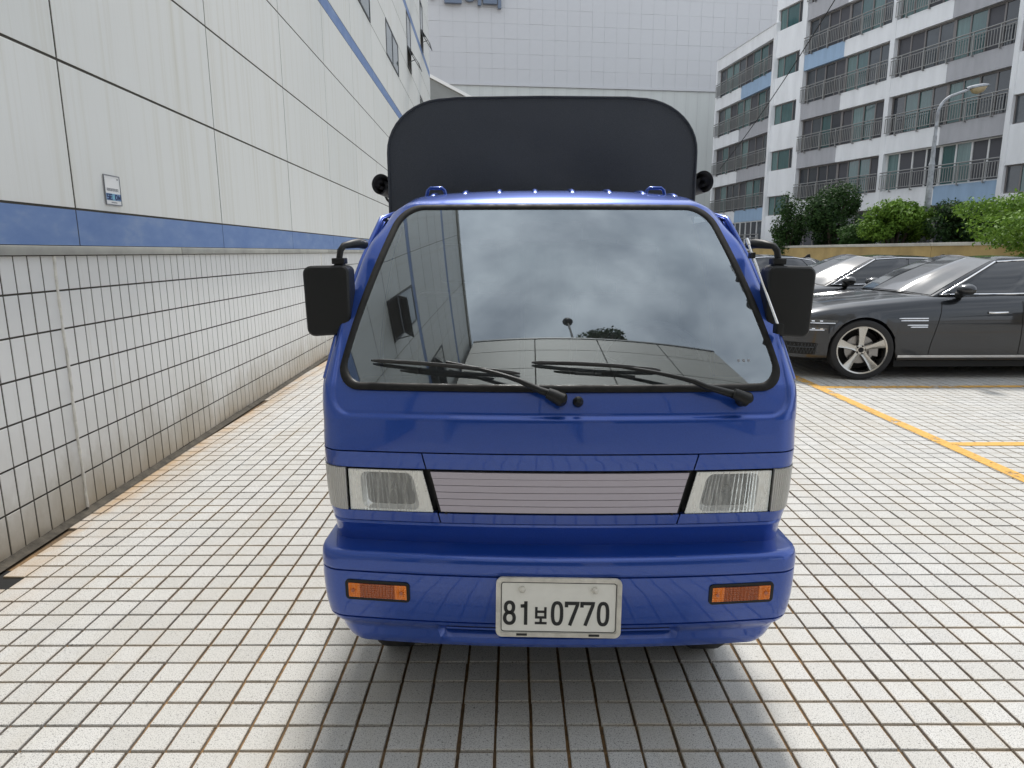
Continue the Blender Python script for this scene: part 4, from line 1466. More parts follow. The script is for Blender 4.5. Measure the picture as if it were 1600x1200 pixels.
def patch(x0, x1, z0, z1, nu, nv, off=0.0, depth=.018, mb=None):
    """panel of the front skin; x0/x1 may be functions of z"""
    f0 = x0 if callable(x0) else (lambda z: x0)
    f1 = x1 if callable(x1) else (lambda z: x1)
    mb = mb or MB()
    fn = lambda u, v: tuple(surf(f0(v) + (f1(v) - f0(v)) * u, v, off))
    us = [0.5 - 0.5 * math.cos(math.pi * t) for t in lin(0, 1, nu)]
    vs_ = lin(z0, z1, nv)
    mb.grid(fn, us, vs_)
    mb.skirt(fn, us, vs_, (0, depth, 0))
    return mb


# windshield outline (x,z)
def subdiv(cs, rs, seg=10, m=26):
    f = fillet(cs, rs, seg)
    out = []
    n = len(f)
    for i in range(n):
        out.append(f[i])
        if i % (seg + 1) == seg:                        # straight run to the next corner
            a, b_ = f[i], f[(i + 1) % n]
            out += [(a[0] + (b_[0] - a[0]) * k / m, a[1] + (b_[1] - a[1]) * k / m) for k in range(1, m)]
    # flanks of the glass bow outwards
    out = [(x * (1 + .12 * (z - 1.12) / .57 * (1 - (z - 1.12) / .57)), z) for x, z in out]
    return out


def outline(inset):
    i = inset
    return subdiv([(-.682 + i, 1.120 + i * .9), (.682 - i, 1.120 + i * .9), (.540 - i * .9, 1.690 - i * .8), (-.540 + i * .9, 1.690 - i * .8)], [.055 - i * .4, .055 - i * .4, .095 - i * .4, .095 - i * .4])


def in_out(x, z, inset):
    if not (1.122 + inset < z < 1.692 - inset): return False
    hw = .680 - (z - 1.122) / (1.692 - 1.122) * .138 - inset
    hw *= 1 + .12 * (z - 1.12) / .57 * (1 - (z - 1.12) / .57)
    return abs(x) < hw


# --- upper front skin with pillars and roof; stamped recess below the glass
ROOF = [(1.70, None), (1.725, .665), (1.742, .725), (1.756, .80), (1.766, .90), (1.772, 1.00), (1.774, 1.13)]
tz = lin(.940, 1.030, 12)[:-1] + lin(1.030, 1.066, 19)[:-1] + lin(1.066, 1.70, 80)


def skin(s, t):
    """s in -1..1 across, t = row number"""
    if t < len(tz):
        z = tz[t]
        w = wprof(z)
        p = surf(s * w, z)
        # stamped crease: a shallow field that starts above z=1.042 with rounded lower corners
        ax = abs(p.x)
        qx, qz = ax - (.690 - .065), (1.046 + .065) - z
        d = math.hypot(max(qx, 0), max(qz, 0)) + min(max(qx, qz), 0) - .065
        p.y += .0075 * sstep(-d, -.005, .007)
        p.z -= .052 * sstep(z, 1.54, 1.70) * max(0, (abs(s) - .82) / .18) ** 2
        return tuple(p)
    k = t - len(tz)
    z, y = ROOF[k + 1]
    w = [.599, .598, .597, .597, .597, .597][k]
    drop = .052 * max(0, (abs(s) - .82) / .18) ** 2 + .030 * min(1, (k + 1) / 3) * abs(s) ** 3
    yb = y + .085 * s * s * (1 - k / 5.0)
    return (s * w, yb, z - drop)


ss = [math.copysign(1 - (1 - abs(v)) ** 1.25, v) if v else 0 for v in lin(-1, 1, 221)]
q = MB()
q.grid(skin, ss, list(range(len(tz) + 6)), keep=lambda s, t: not (t < len(tz) - 1 and in_out(s * wprof(tz[int(t)]), tz[int(t)] + .004, .016)))
q.skirt(skin, ss, [0, 1], (0, .02, 0))
q.build('cab_shell', M['blue'], trk, smooth=50)

# roof ribs and lashing loops
for rx_ in (-.455, -.33, -.20, -.065, .075, .215, .345, .47):
    q = MB()
    zr = lambda y: interp(y, [(.62, 1.712), (.665, 1.725), (.725, 1.742), (.80, 1.756), (.90, 1.766), (1.13, 1.774)]) - .030 * (abs(rx_) / .597) ** 3 - .052 * max(0, (abs(rx_) / .597 - .82) / .18) ** 2
    y0 = .735 + .085 * (rx_ / .58) ** 2
    q.grid(lambda u, v: (rx_ + .014 * math.cos(u) * min(1, .25 + v * 14) ** .5, y0 + v * .36, zr(y0 + v * .36 - .085 * (rx_ / .58) ** 2 * .6) - .004 + .0125 * math.sin(u) * min(1, v * 9) ** .5), lin(0, math.pi, 9), [0, .02, .05, .1, .2, .5, 1.0])
    q.build('roof_rib', M['blue'], trk, smooth=60)
for rx_ in (-.446, .40):
    q = MB()
    q.tube([(rx_ - .044, .84, 1.72), (rx_ - .032, .84, 1.762), (rx_ - .022, .84, 1.770), (rx_ + .022, .84, 1.770), (rx_ + .032, .84, 1.762), (rx_ + .044, .84, 1.72)], .0065, 8)
    q.build('lashing_loop', M['blue'], trk, smooth=60)

# --- cab sides and doors
def sidept(sgn, y, z, off=0.0):
    w = wprof(z)
    yf_ = surf(w, z).y
    bul = .008 * sstep(y - yf_, 0, .25)
    return (sgn * (w + bul + off), y, z)


for sgn in (-1, 1):
    q = MB()
    zsS = lin(.40, 1.648, 60)

    def fs_(u, v):
        y0 = surf(wprof(v), v).y if v > .62 else .30
        return sidept(sgn, y0 + (1.16 - y0) * u, v, -.004 if u > .02 else 0)

    def keep_(u, v):
        y0 = surf(wprof(v), v).y if v > .62 else .30
        yy = y0 + (1.16 - y0) * u
        return (yy - .66) ** 2 + (v - .27) ** 2 > .34 ** 2
    q.grid(fs_, lin(0, 1, 60), zsS, keep_)
    q.build('cab_side', M['blue'], trk, smooth=50)
    d = MB()

    def fd(u, v):
        y0 = surf(wprof(v), v).y + .022
        return sidept(sgn, y0 + (1.06 - y0) * u, v, (.003 + .007 * sstep(v, .60, .66)) * (1 - .75 * sstep(v, 1.45, 1.63)))
    us_, vs_ = lin(0, 1, 30), lin(.60, 1.636, 46)
    d.grid(fd, us_, vs_); d.skirt(fd, us_, vs_, (-sgn * .016, 0, 0))
    door = d.build('door', M['blue'], trk, smooth=50)
    g = MB()

    def fg(u, v):
        y0 = surf(wprof(v), v).y + .085
        p = sidept(sgn, y0 + (1.0 - y0) * u, v, .014)
        return p
    g.grid(fg, lin(0, 1, 16), lin(1.16, 1.60, 18)); g.build('door_window', M['carglass'], door, smooth=60)
    h = MB(); h.tube([sidept(sgn, .84, .98, .016), sidept(sgn, .85, .98, .05), sidept(sgn, .97, .98, .05), sidept(sgn, .98, .98, .016)], .012, 8); h.build('door_handle', M['black'], door, smooth=60)
    # rain gutter along the pillar and roof edge
    q = MB()
    pts = []
    for z in lin(1.14, 1.645, 24):
        p = Vector(sidept(sgn, surf(wprof(z), z).y + .010, z, .004)); pts.append(p)
    pts += [Vector((sgn * .605, .80, 1.672)), Vector((sgn * .604, 1.14, 1.684))]
    q.tube(pts, .0085, 8)
    q.build('rain_gutter', M['blue'], trk, smooth=60)
# rear wall of the cab, floor, chassis
q = MB()
q.prism([(-.71, .45), (.71, .45), (.745, .95), (.74, 1.1), (.722, 1.3), (.68, 1.5), (.63, 1.64), (.60, 1.70), (-.60, 1.70), (-.63, 1.64), (-.68, 1.5), (-.722, 1.3), (-.74, 1.1), (-.745, .95)], lambda a, b_, h: (a, h, b_), 1.13, 1.15)
rear = q.build('cab_rear', M['cabtrim'], trk)
q = MB(); q.bb(-.30, .30, 1.122, 1.127, 1.30, 1.58); q.build('rear_glass', PANES[3], rear)
q = MB(); q.bb(-.66, .66, .17, 1.13, .50, .60); q.bb(-.60, .60, .16, .30, .42, .60); q.bb(-.52, .52, .34, 3.1, .24, .48); q.bb(-.70, .70, 1.2, 3.2, .42, .60); q.bb(-.5, .5, .14, .30, .40, .62); q.build('chassis', M['cardark'], trk)  # chassis enlarged downwards to keep light from leaking under the truck

# --- interior
q = MB()
prof = [(.19, 1.00), (.20, 1.10), (.26, 1.125), (.34, 1.118), (.42, 1.06), (.43, .85), (.25, .82)]
q.prism(prof, lambda a, b_, h: (h, a + .03 * (h / .6) ** 2, b_), -.64, .64)
q.build('dashboard', M['dash'], trk, bevel=.012)
q = MB(); q.prism(fillet([(.16, 1.10), (.52, 1.10), (.47, 1.19), (.21, 1.19)], .03, 4), lambda a, b_, h: (a, h, b_), .27, .36); q.build('instrument_hood', M['dash'], trk, smooth=40)
sw = MB()
cx, cy, cz = .34, .44, 1.12
tl = R(32)
sw.tube([(cx + .19 * math.cos(t), cy + .19 * math.sin(t) * math.cos(R(55)), cz + .19 * math.sin(t) * math.sin(R(55))) for t in lin(0, 2 * math.pi, 41)], .015, 8)
for t in (.3, math.pi - .3, 4.71): sw.tube([(cx, cy + .02, cz - .03), (cx + .19 * math.cos(t), cy + .19 * math.sin(t) * math.cos(R(55)), cz + .19 * math.sin(t) * math.sin(R(55)))], .014, 6)
sw.tube([(cx, cy + .02, cz - .03), (cx, cy - .14, cz - .16)], .05, 10)
sw.build('steering_wheel', M['dash'], trk, smooth=50)
for cx in (-.33, .33):
    q = MB(); q.bb(cx - .24, cx + .24, .66, 1.05, .72, .86); q.bb(cx - .23, cx + .23, .97, 1.10, .86, 1.36); so = q.build('seat', M['seat'], trk, bevel=.04, bseg=3)
    q = MB(); q.bb(cx - .13, cx + .13, .99, 1.08, 1.40, 1.56); q.build('headrest', M['seat'], so, bevel=.03, bseg=3)
q = MB(); q.bb(-.12, .10, .60, .625, 1.56, 1.63); q.build('interior_mirror', M['black'], trk, bevel=.01)

# --- windshield glass and rubber seal
og, ig, gg = outline(0.0), outline(.0215), outline(.0185)
q = MB()
nO = len(og)
mid = outline(.004); mid2 = outline(.016)
rings = [(og, -.006), (og, .003), (mid, .0048), (mid2, .0044), (ig, .0015), (outline(.025), -.003)]
vs = []
for o_, h_ in rings:
    for (x, z) in o_: vs.append(tuple(soff(x, z, h_)))
fs = []
for a in range(len(rings) - 1):
    for i in range(nO):
        fs.append((a * nO + i, a * nO + (i + 1) % nO, (a + 1) * nO + (i + 1) % nO, (a + 1) * nO + i))
q.add(vs, fs)
q.build('windshield_seal', M['seal'], trk, smooth=60)
gi = np.array(gg)


def hx_at(z):
    """half width of the glass outline at height z"""
    best = 0
    n = len(gg)
    for i in range(n):
        (xa, za), (xb, zb) = gg[i], gg[(i + 1) % n]
        if (za - z) * (zb - z) <= 0 and abs(za - zb) > 1e-9:
            best = max(best, xa + (xb - xa) * (z - za) / (zb - za))
    return best


zmin, zmax = min(p[1] for p in gg), max(p[1] for p in gg)
zz = [zmin + 1e-4 + (zmax - zmin - 2e-4) * (0.5 - 0.5 * math.cos(math.pi * t)) for t in lin(0, 1, 60)]


def glass_pt(x, z):
    # one smooth sheet: the same quadratic as the skin, without corner rounding
    h = z - GZ0
    w = .728 - .21 * max(0, h)
    y = .105 + .72 * h + .22 * h * h + .052 * (x / w) ** 2
    return Vector((x, y, z))


q = MB()
q.grid(lambda u, v: tuple(glass_pt(u * hx_at(v), v)), lin(-1, 1, 61), zz)
gl = q.build('windshield', M['windshield'], trk, smooth=180, recalc=False)
if gl.data.polygons[1500].normal.y > 0: gl.data.flip_normals()
# safety mark etched low in the corner of the glass
q = MB()
for k in range(3): q.ribbon([(.545 + k * .016, 1.203), (.553 + k * .016, 1.203)], .007, lambda a, b_, h: tuple(glass_pt(a, b_) + Vector((0, -.0006, 0))), 0, 1)
q.build('glass_mark', M['signgrey'], gl)

# --- wipers
for (px, pz, tx, tzz, bx0, bz0, bx1, bz1) in ((0.0, 1.100, -.34, 1.188, -.575, 1.196, -.12, 1.166), (.543, 1.096, .12, 1.186, -.085, 1.196, .30, 1.175)):
    wp = empty('wiper', (0, 0, 0)); wp.parent = trk
    def pt(x, z, o): return soff(x, z, o)
    a = MB()
    N = 12
    path = [pt(px + (tx - px) * t, pz + (tzz - pz) * t + .008 * math.sin(math.pi * t), .026 + .008 * math.sin(math.pi * t)) for t in lin(0, 1, N)]
    a.tube(path, [.0125, .012, .0105, .009, .008, .007, .0064, .006, .0055, .005, .0045, .0045], 8)
    a.build('wiper_arm', M['black'], wp, smooth=50)
    c = MB(); c.tube([pt(px, pz, -.005), pt(px, pz, .042)], [.020, .018], 14); c.tube([pt(px + .004, pz - .005, .030), pt(px - .04, pz + .012, .036)], [.022, .016], 10)
    c.build('wiper_pivot', M['black'], wp, smooth=50)
    b_ = MB()
    bl = [pt(bx0 + (bx1 - bx0) * t, bz0 + (bz1 - bz0) * t, .010 + .012 * math.sin(math.pi * t)) for t in lin(0, 1, 18)]
    b_.tube(bl, [.003] + [.0065] * 16 + [.003], 6)
    b_.tube([p + Vector((0, -.014, .004)) for p in bl[3:-3]], [.003] + [.005] * 10 + [.003], 6)
    b_.build('wiper_blade', M['rubber'], wp, smooth=50)
q = MB()
p = soff(.052, 1.094, 0); nn = snorm(.052, 1.094)
q.tube([p, p + nn * .012, p + nn * .020, p + nn * .028], [.016, .015, .011, .006], 12)
q.build('washer_nozzle', M['black'], trk, smooth=50)

# --- head lamp band
q = MB(); q.grid(lambda u, v: tuple(surf(u * (wprof(v) - .02), v, -.034)), lin(-1, 1, 40), lin(.60, .95, 12)); q.build('gap_backing', M['cardark'], trk)  # black sheet added to stop bright ground showing through the gaps
def xsl(zt_, xt, zb, xb):
    return lambda z: xt + (xb - xt) * (zt_ - z) / (zt_ - zb)


G = .0022
LXi = xsl(.937, .414, .752, .373)                       # slanted inner split at |x|
for sgn in (-1, 1):
    # strip over and under each lamp
    if sgn < 0:
        a0, a1 = (lambda z: -wprof(z)), (lambda z: -LXi(z) - G)
    else:
        a0, a1 = (lambda z: LXi(z) + G), (lambda z: wprof(z))
    q = patch(a0, a1, .886, .9358, 40, 8)
    patch(a0, a1, .7085, .7415, 40, 6, mb=q)
    q.build('lamp_surround', M['blue'], trk, smooth=50)
    # black housing behind lamps
    q = MB()
    q.grid(lambda u, v: tuple(surf(sgn * (.38 + (.715 - .38) * u), v, -.020)), lin(0, 1, 20), lin(.738, .889, 4))
    q.build('lamp_housing', M['black'], trk)
    # head lamp: rim, bowl, bulb shield, lens
    hx0 = lambda z: LXi(z) + .012                       # inner edge
    hx1 = lambda z: .642                                # outer edge
    P = lambda u, v, o: surf(sgn * (hx0(v) + (hx1(v) - hx0(v)) * u), v, o)
    ZB, ZT = .747, .880
    hl = empty('headlight', (0, 0, 0)); hl.parent = trk
    # rim frame with rounded opening
    def corner_map(pts):
        return pts
    outer = [(0, ZB), (1, ZB), (1, ZT), (0, ZT)]
    op = fillet([(.17, ZB + .004), (.86, ZB + .004), (.86, ZT - .007), (.17, ZT - .007)], [.028, .028, .028, .028], 6)
    # rounded opening: u radius is scaled because u is a fraction of about 0.24 m
    op = []
    for (cu, cz, a_) in ((.14 + .09, ZB + .030, 180), (.84 - .07, ZB + .030, 270), (.84 - .07, ZT - .034, 0), (.14 + .09, ZT - .034, 90)):
        for t in lin(0, 90, 7):
            op.append((cu + .08 * math.cos(R(a_ + t)), cz + .026 * math.sin(R(a_ + t))))
    nop = len(op)
    vs = [tuple(P(u, v, .001)) for u, v in op]
    ou = []
    for u, v in op:
        du, dv = u - .49, v - (ZB + ZT) / 2
        k = min((.49 if du < 0 else .51) / max(abs(du), 1e-6), (ZT - ZB) / 2 / max(abs(dv), 1e-6))
        ou.append((.49 + du * k, (ZB + ZT) / 2 + dv * k))
    cn = [(0, ZB), (1, ZB), (1, ZT), (0, ZT)]
    for c in cn:                                        # pull the nearest rim vertex onto each corner
        i = min(range(nop), key=lambda i_: (ou[i_][0] - c[0]) ** 2 + ((ou[i_][1] - c[1]) * 8) ** 2)
        ou[i] = c
    vs += [tuple(P(u, v, .001)) for u, v in ou]
    rimb = MB(); rimb.add(vs, [(i, (i + 1) % nop, nop + (i + 1) % nop, nop + i) for i in range(nop)])
    rimb.build('lamp_rim', M['lampbezel'], hl)
    bw = MB()
    vs = []
    rr = [(1.0, 0.0), (.9, .016), (.75, .030), (.5, .044), (.25, .052), (.06, .055)]
    for k, dpt in rr:
        vs += [tuple(P(.49 + (u - .49) * k, (ZB + ZT) / 2 + (v - (ZB + ZT) / 2) * k, -dpt)) for u, v in op]
    fs = [(a * nop + i, a * nop + (i + 1) % nop, (a + 1) * nop + (i + 1) % nop, (a + 1) * nop + i) for a in range(len(rr) - 1) for i in range(nop)]
    fs.append(tuple((len(rr) - 1) * nop + i for i in range(nop)))
    bw.add(vs, fs); bw.build('reflector', M['reflector'], hl, smooth=60)
    bs = MB()
    cb_ = P(.47, (ZB + ZT) / 2 + .004, -.052)
    bs.tube([cb_, cb_ + Vector((0, -.034, 0)), cb_ + Vector((0, -.040, 0))], [.014, .014, .009], 12)
    c2_ = P(.62, (ZB + ZT) / 2 - .002, -.050)
    bs.tube([c2_, c2_ + Vector((0, -.02, 0))], .010, 10)
    bs.build('bulb_shield', M['cardark'], hl, smooth=50)
    ln = MB()
    def fl(u, v):
        # fluted cover glass: blocks of vertical ribs, bowed lower edge
        blk = int(u * 5.99) + 7 * int((v - ZB) / .030)
        fr = (92, 140, 70, 118, 160, 84, 104)[blk % 7]
        amp = (.0004, .0002, .0005, .0004, .0002, .0005, .0003)[(blk * 3) % 7] * (1 if .16 < u < .84 else .1)
        d = .007 + amp * math.sin(u * fr + blk) + .0005 * math.sin(v * 300 + 9 * u)
        return tuple(P(u, v, d))
    ln.grid(fl, lin(0, 1, 150), lin(ZB, ZT, 14)); ln.skirt(fl, lin(0, 1, 30), lin(ZB, ZT, 5), (0, .008, 0))
    ln.build('lens', M['lens'], hl, smooth=60)
    # corner marker lamp that wraps round the side
    cm = MB()
    def fc(u, v):
        w = wprof(v)
        if u < .75:
            x = .652 + (w * .999 - .652) * (u / .75)
            p = surf(x, v, .005)
        else:
            p = surf(w, v) + Vector((.005, .07 * (u - .75) / .25 - .003, 0))
        p.y += -.0016 * math.sin(u * 95)
        return (sgn * p.x, p.y, p.z)
    cu_, cv_ = lin(0, 1, 90), lin(.745, .884, 6)
    cm.grid(fc, cu_, cv_); cm.skirt(fc, lin(0, 1, 20), cv_, (0, .015, 0))
    cm.build('corner_lamp', M['cornerlens'], trk, smooth=50)

# centre strip over the silver panel, silver slats, strip below
q = patch(lambda z: -LXi(z) + G, lambda z: LXi(z) - G, .886, .9358, 40, 8)
patch(lambda z: -LXi(z) + G, lambda z: LXi(z) - G, .7085, .7400, 40, 6, mb=q)
q.build('grille_surround', M['blue'], trk, smooth=50)
q = MB(); q.grid(lambda u, v: tuple(surf(u * (LXi(v) - G), v, -.010)), lin(-1, 1, 30), lin(.738, .888, 4)); q.build('grille_back', M['black'], trk)
zsl = lin(.7475, .8795, 7)
for k in range(6):
    z0, z1 = zsl[k] + .0008, zsl[k + 1] - .0008
    q = patch(lambda z: -LXi(z) + .012, lambda z: LXi(z) - .012, z0, z1, 40, 4, off=.0035 + .002 * (k == 5), depth=.014)
    q.build('grille_slat', M['silver'], trk, smooth=50)
for sx_ in (-.345, .345):
    q = MB(); p = surf(sx_, .7437, -.002); q.tube([p, p + Vector((0, -.006, 0))], [.006, .004], 8); q.build('grille_screw', M['black'], trk)

# valance between lamps and bumper, with a pressed edge
q = MB()
vr = [.57, .60, .63, .66, .675, .688, .694, .697, .700, .7062]
vo = [-.004, -.004, -.004, -.004, -.003, -.001, .001, .002, .002, -.004]
def fv_(s, k):
    z = vr[int(k)]
    return tuple(surf(s * wprof(z) * .9985, z, vo[int(k)]))
q.grid(fv_, ss, list(range(len(vr))))
q.build('valance', M['blue'], trk, smooth=40)

# --- bumper
BR = [(.638, .14, .700), (.6385, .095, .716), (.638, .060, .726), (.6375, .030, .731), (.636, .015, .733), (.631, .006, .735), (.624, .001, .736), (.613, -.001, .7365), (.601, -.002, .737), (.591, -.002, .737), (.583, -.002, .737),
      (.5795, -.001, .7365), (.5775, .006, .732), (.5755, .006, .732), (.5735, .0, .7365), (.55, .0, .737), (.52, .001, .736), (.49, .003, .735), (.46, .005, .732), (.430, .008, .727), (.421, .009, .725), (.419, .015, .720), (.417, .015, .720), (.415, .010, .723),
      (.405, .013, .719), (.394, .020, .710), (.384, .028, .698), (.374, .030, .692), (.354, .031, .682), (.336, .034, .672), (.322, .042, .662), (.316, .060, .640), (.318, .10, .61)]
bz = [b_[0] for b_ in BR]
npath = 141


def bump_pt(s, k, off=0.0):
    """s -1..1: along the bumper from left flank round the front to the right flank"""
    z, y, w = BR[int(k)]
    a = abs(s)
    sg_ = -1 if s < 0 else 1
    rc = .065
    if a < .70:
        x = (w - rc) * a / .70
        xs2, yy = x, 0
    elif a < .86:
        t = (a - .70) / .16 * math.pi / 2
        xs2, yy = (w - rc) + rc * math.sin(t), rc * (1 - math.cos(t))
    else:
        xs2, yy = w, rc + (a - .86) / .14 * .20
    yb = .050 * (min(xs2, w - .03) / .70) ** 2
    p = Vector((sg_ * xs2, y + yb + yy - off, z))
    # air slot in the lower lip
    if abs(p.x) < .40 and z < .41:
        m = 1 - sstep(abs(p.x), .345, .375)
        if .350 < z < .400: p.y += .024 * m * (1 - sstep(z, .393, .400)) * sstep(z, .350, .366)
    return p


sb = lin(-1, 1, npath)
q = MB(); q.grid(lambda s, k: tuple(bump_pt(s, k)), sb, list(range(len(BR))))
q.skirt(lambda s, k: tuple(bump_pt(s, k)), sb, list(range(len(BR))), (0, .01, 0))
bmp = q.build('bumper', M['blue'], trk, smooth=32)
q = MB(); q.grid(lambda u, v: tuple(Vector((u, .034 + .05 * (u / .7) ** 2 + .012, v))), lin(-.345, .345, 20), lin(.374, .392, 3)); q.build('air_slot', M['black'], bmp)
q = MB(); q.grid(lambda u, v: tuple(Vector((u, .030 + .05 * (u / .7) ** 2 + .003 * math.cos(v), .388 + .004 * math.sin(v)))), lin(-.345, .345, 20), lin(0, 2 * math.pi, 7)); q.build('slot_bar', M['blue'], bmp, smooth=60)


def bfront(x, z):
    y = interp(-z, [(-b_[0], b_[1]) for b_ in BR])
    return Vector((x, y + .05 * (min(abs(x), .69) / .70) ** 2, z))


# turn signals
for sgn in (-1, 1):
    x0, x1, z0, z1 = .455, .650, .484, .545
    def tf(a, b_, h):
        p = bfront(a, b_); 
        # the rounded end of the bumper starts at 0.62
        if abs(a) > .672: p.y += .065 * (1 - math.sqrt(max(0, 1 - ((abs(a) - .672) / .065) ** 2)))
        return (sgn * a, p.y - h, b_)
    bz_ = MB(); bz_.ribbon(fillet([(x0 + .002, z0 + .002), (x1 - .002, z0 + .002), (x1 - .002, z1 - .002), (x0 + .002, z1 - .002)], .008, 4), .010, tf, -.012, .0035, closed=True)
    ts = bz_.build('turn_signal', M['black'], bmp, smooth=40)
    for u0, u1, nm, mt in ((.0, .20, 'lens_end', 'amberlight'), (.20, .80, 'lens', 'amber'), (.80, 1.0, 'lens_end', 'amberlight')):
        a0, a1 = x0 + .007 + (x1 - x0 - .014) * u0, x0 + .007 + (x1 - x0 - .014) * u1
        nU = max(20, int((a1 - a0) * 900))
        f_ = lambda u, v: tf(u, v, .004 + .0011 * math.sin(u * 1250) + .0009 * math.sin(v * 900))
        l_ = MB(); l_.grid(f_, lin(a0, a1, nU), lin(z0 + .007, z1 - .007, 28)); l_.build(nm, M[mt], ts, smooth=60)
    sc_ = MB()
    for xx in (x0 + .022, x1 - .022):
        p = Vector(tf(xx, (z0 + z1) / 2, .005)); sc_.tube([p, p + Vector((0, -.004, 0))], .0055, 8)
    sc_.build('lens_screw', M['amber'], ts)

# number plate
pl = empty('number_plate', (-.003, -.012, .4895)); pl.parent = trk
pl.rotation_euler = (R(-3), R(0.6), 0)
hw, hh = .184, .0905


def pf(a, b_, h): return (a, -h, b_)


q = MB(); q.prism(fillet([(-hw, -hh), (hw, -hh), (hw, hh), (-hw, hh)], .016, 6), pf, -.006, .003); q.build('plate', M['plate'], pl, smooth=30)
q = MB(); q.ribbon(fillet([(-hw + .004, -hh + .004), (hw - .004, -hh + .004), (hw - .004, hh - .004), (-hw + .004, hh - .004)], .013, 6), .013, pf, 0, .0075, closed=True); q.build('plate_frame', M['plateframe'], pl, smooth=40)
q = MB(); q.ribbon(fillet([(-hw + .0135, -hh + .0135), (hw - .0135, -hh + .0135), (hw - .0135, hh - .0135), (-hw + .0135, hh - .0135)], .008, 6), .0022, pf, 0, .0040, closed=True); q.build('plate_border', M['plateink'], pl)
for sx_ in (-.109, .107):
    q = MB(); q.tube([pf(sx_, .056, 0), pf(sx_, .056, .010)], .0105, 6); q.tube([pf(sx_, .056, .010), pf(sx_, .056, .013)], [.009, .004], 12); q.build('plate_bolt', M['plateframe'], pl)
    q = MB(); q.bb(sx_ - .016, sx_ + .016, -.0085, -.006, -hh + .002, -hh + .009); q.build('frame_clip', M['plateink'], pl)
# characters 81 보 0770
TH = .0102


def ring(cx, cz, rx, rz, n=28, p=2.6):
    out = []
    for k in range(n):
        t = 2 * math.pi * k / n
        c_, s_ = math.cos(t), math.sin(t)
        out.append((cx + rx * math.copysign(abs(c_) ** (2 / p), c_), cz + rz * math.copysign(abs(s_) ** (2 / p), s_)))
    return out


ZC, HHT = -.0185, .0335
chars = []
def zero(cx): return [(ring(cx, ZC, .0135, HHT), True)]
def seven(cx): return [([(cx - .0165, ZC + HHT - .0135), (cx - .0165, ZC + HHT - .001), (cx + .0165, ZC + HHT - .001), (cx + .0155, ZC + HHT - .008), (cx - .006, ZC - HHT - .004)], False)]
chars += [[(ring(-.146, ZC + .0172, .0120, .0160, p=2.2), True), (ring(-.146, ZC - .0165, .0142, .0172, p=2.2), True)]]
chars += [[([(-.0975, ZC + HHT + .003), (-.0975, ZC - HHT - .004)], False), ([(-.113, ZC + .0215), (-.0975, ZC + .0225)], False)]]
chars += [[([(-.066, ZC + .019), (-.066, ZC - .0135), (-.039, ZC - .0135), (-.039, ZC + .019)], False), ([(-.066, ZC + .0045), (-.039, ZC + .0045)], False), ([(-.0525, ZC - .0145), (-.0525, ZC - .031)], False), ([(-.070, ZC - .0315), (-.0345, ZC - .0315)], False)]]
chars += [zero(-.004), seven(.040), seven(.086), zero(.133)]
for k, strokes in enumerate(chars):
    q = MB()
    for pth, cl_ in strokes: q.ribbon(pth, TH if k != 2 else .0074, pf, .002, .0042, closed=cl_)
    q.build('plate_character', M['plateink'], pl)

# --- side mirrors
for sgn in (-1, 1):
    m_ = empty('side_mirror', (0, 0, 0)); m_.parent = trk
    q = MB()
    q.prism(fillet([(.664, 1.268), (.806, 1.258), (.812, 1.484), (.664, 1.487)], [.022, .026, .026, .022], 5), lambda a, b_, h: (sgn * a, h, b_), .295, .385)
    q.build('mirror_housing', M['black'], m_, bevel=.014, bseg=3)
    q = MB(); q.bb(sgn * .738 - .060, sgn * .738 + .060, .386, .389, 1.285, 1.465); q.build('mirror_glass', M['mirrorglass'], m_)
    q = MB()
    bx_ = .700
    q.tube([(sgn * .648, .46, 1.553), (sgn * .655, .42, 1.556), (sgn * .668, .38, 1.553), (sgn * (bx_ - .012), .345, 1.547), (sgn * (bx_ - .004), .335, 1.532), (sgn * bx_, .335, 1.510), (sgn * bx_, .335, 1.475)], [.016, .016, .014, .0105, .0105, .0105, .0105], 10)
    q.build('mirror_arm', M['black'], m_, smooth=50)
    q = MB(); q.bb(sgn * bx_ - .020, sgn * bx_ + .020, .312, .358, 1.490, 1.509); q.bb(sgn * bx_ - .015, sgn * bx_ + .015, .316, .354, 1.478, 1.490); q.build('mirror_clamp', M['black'], m_, bevel=.003)

# --- antenna rod on the driver's side pillar
q = MB()
aT, aB = Vector((.634, .395, 1.545)), Vector((.690, .165, 1.290))
aT = Vector((.630, .41, 1.552)); aB = Vector((.682, .222, 1.288))
q.tube([aT, aB], .0048, 8); q.tube([aT, aT + Vector((-.004, .012, .02))], [.007, .005], 8)
an_ = q.build('antenna', M['chrome'], trk, smooth=60)
for t, sz in ((.13, .010), (.97, .016)):
    q = MB()
    p = aT.lerp(aB, t); q.bb(p.x - sz * .6, p.x + sz * .6, p.y - .012, p.y + .03, p.z - sz, p.z + sz)
    q.build('antenna_clip', M['black'], an_, bevel=.003)

# --- canvas cargo cover
CXo = -.028
def arch(hw_, zt_, zb, rx=.26, rz=.22, n=12):
    pts = [(-hw_, zb)]
    for t in lin(180, 90, n): pts.append((-hw_ + rx + rx * math.cos(R(t)), zt_ - rz + rz * math.sin(R(t))))
    for u in (-.5, 0, .5): pts.append((u * (hw_ - rx) * 2 * .9, zt_ + .008 * (1 - abs(u))))
    for t in lin(90, 0, n): pts.append((hw_ - rx + rx * math.cos(R(t)), zt_ - rz + rz * math.sin(R(t))))
    pts.append((hw_, zb))
    return [(a + CXo, b_) for a, b_ in pts]


cv = empty('cargo_cover', (0, 0, 0)); cv.parent = trk
YB = 1.19
A0 = arch(.666, 2.168, .86)
AC = A0 + [(CXo + .4, .86), (CXo, .86), (CXo - .4, .86), A0[0]]
q = MB()
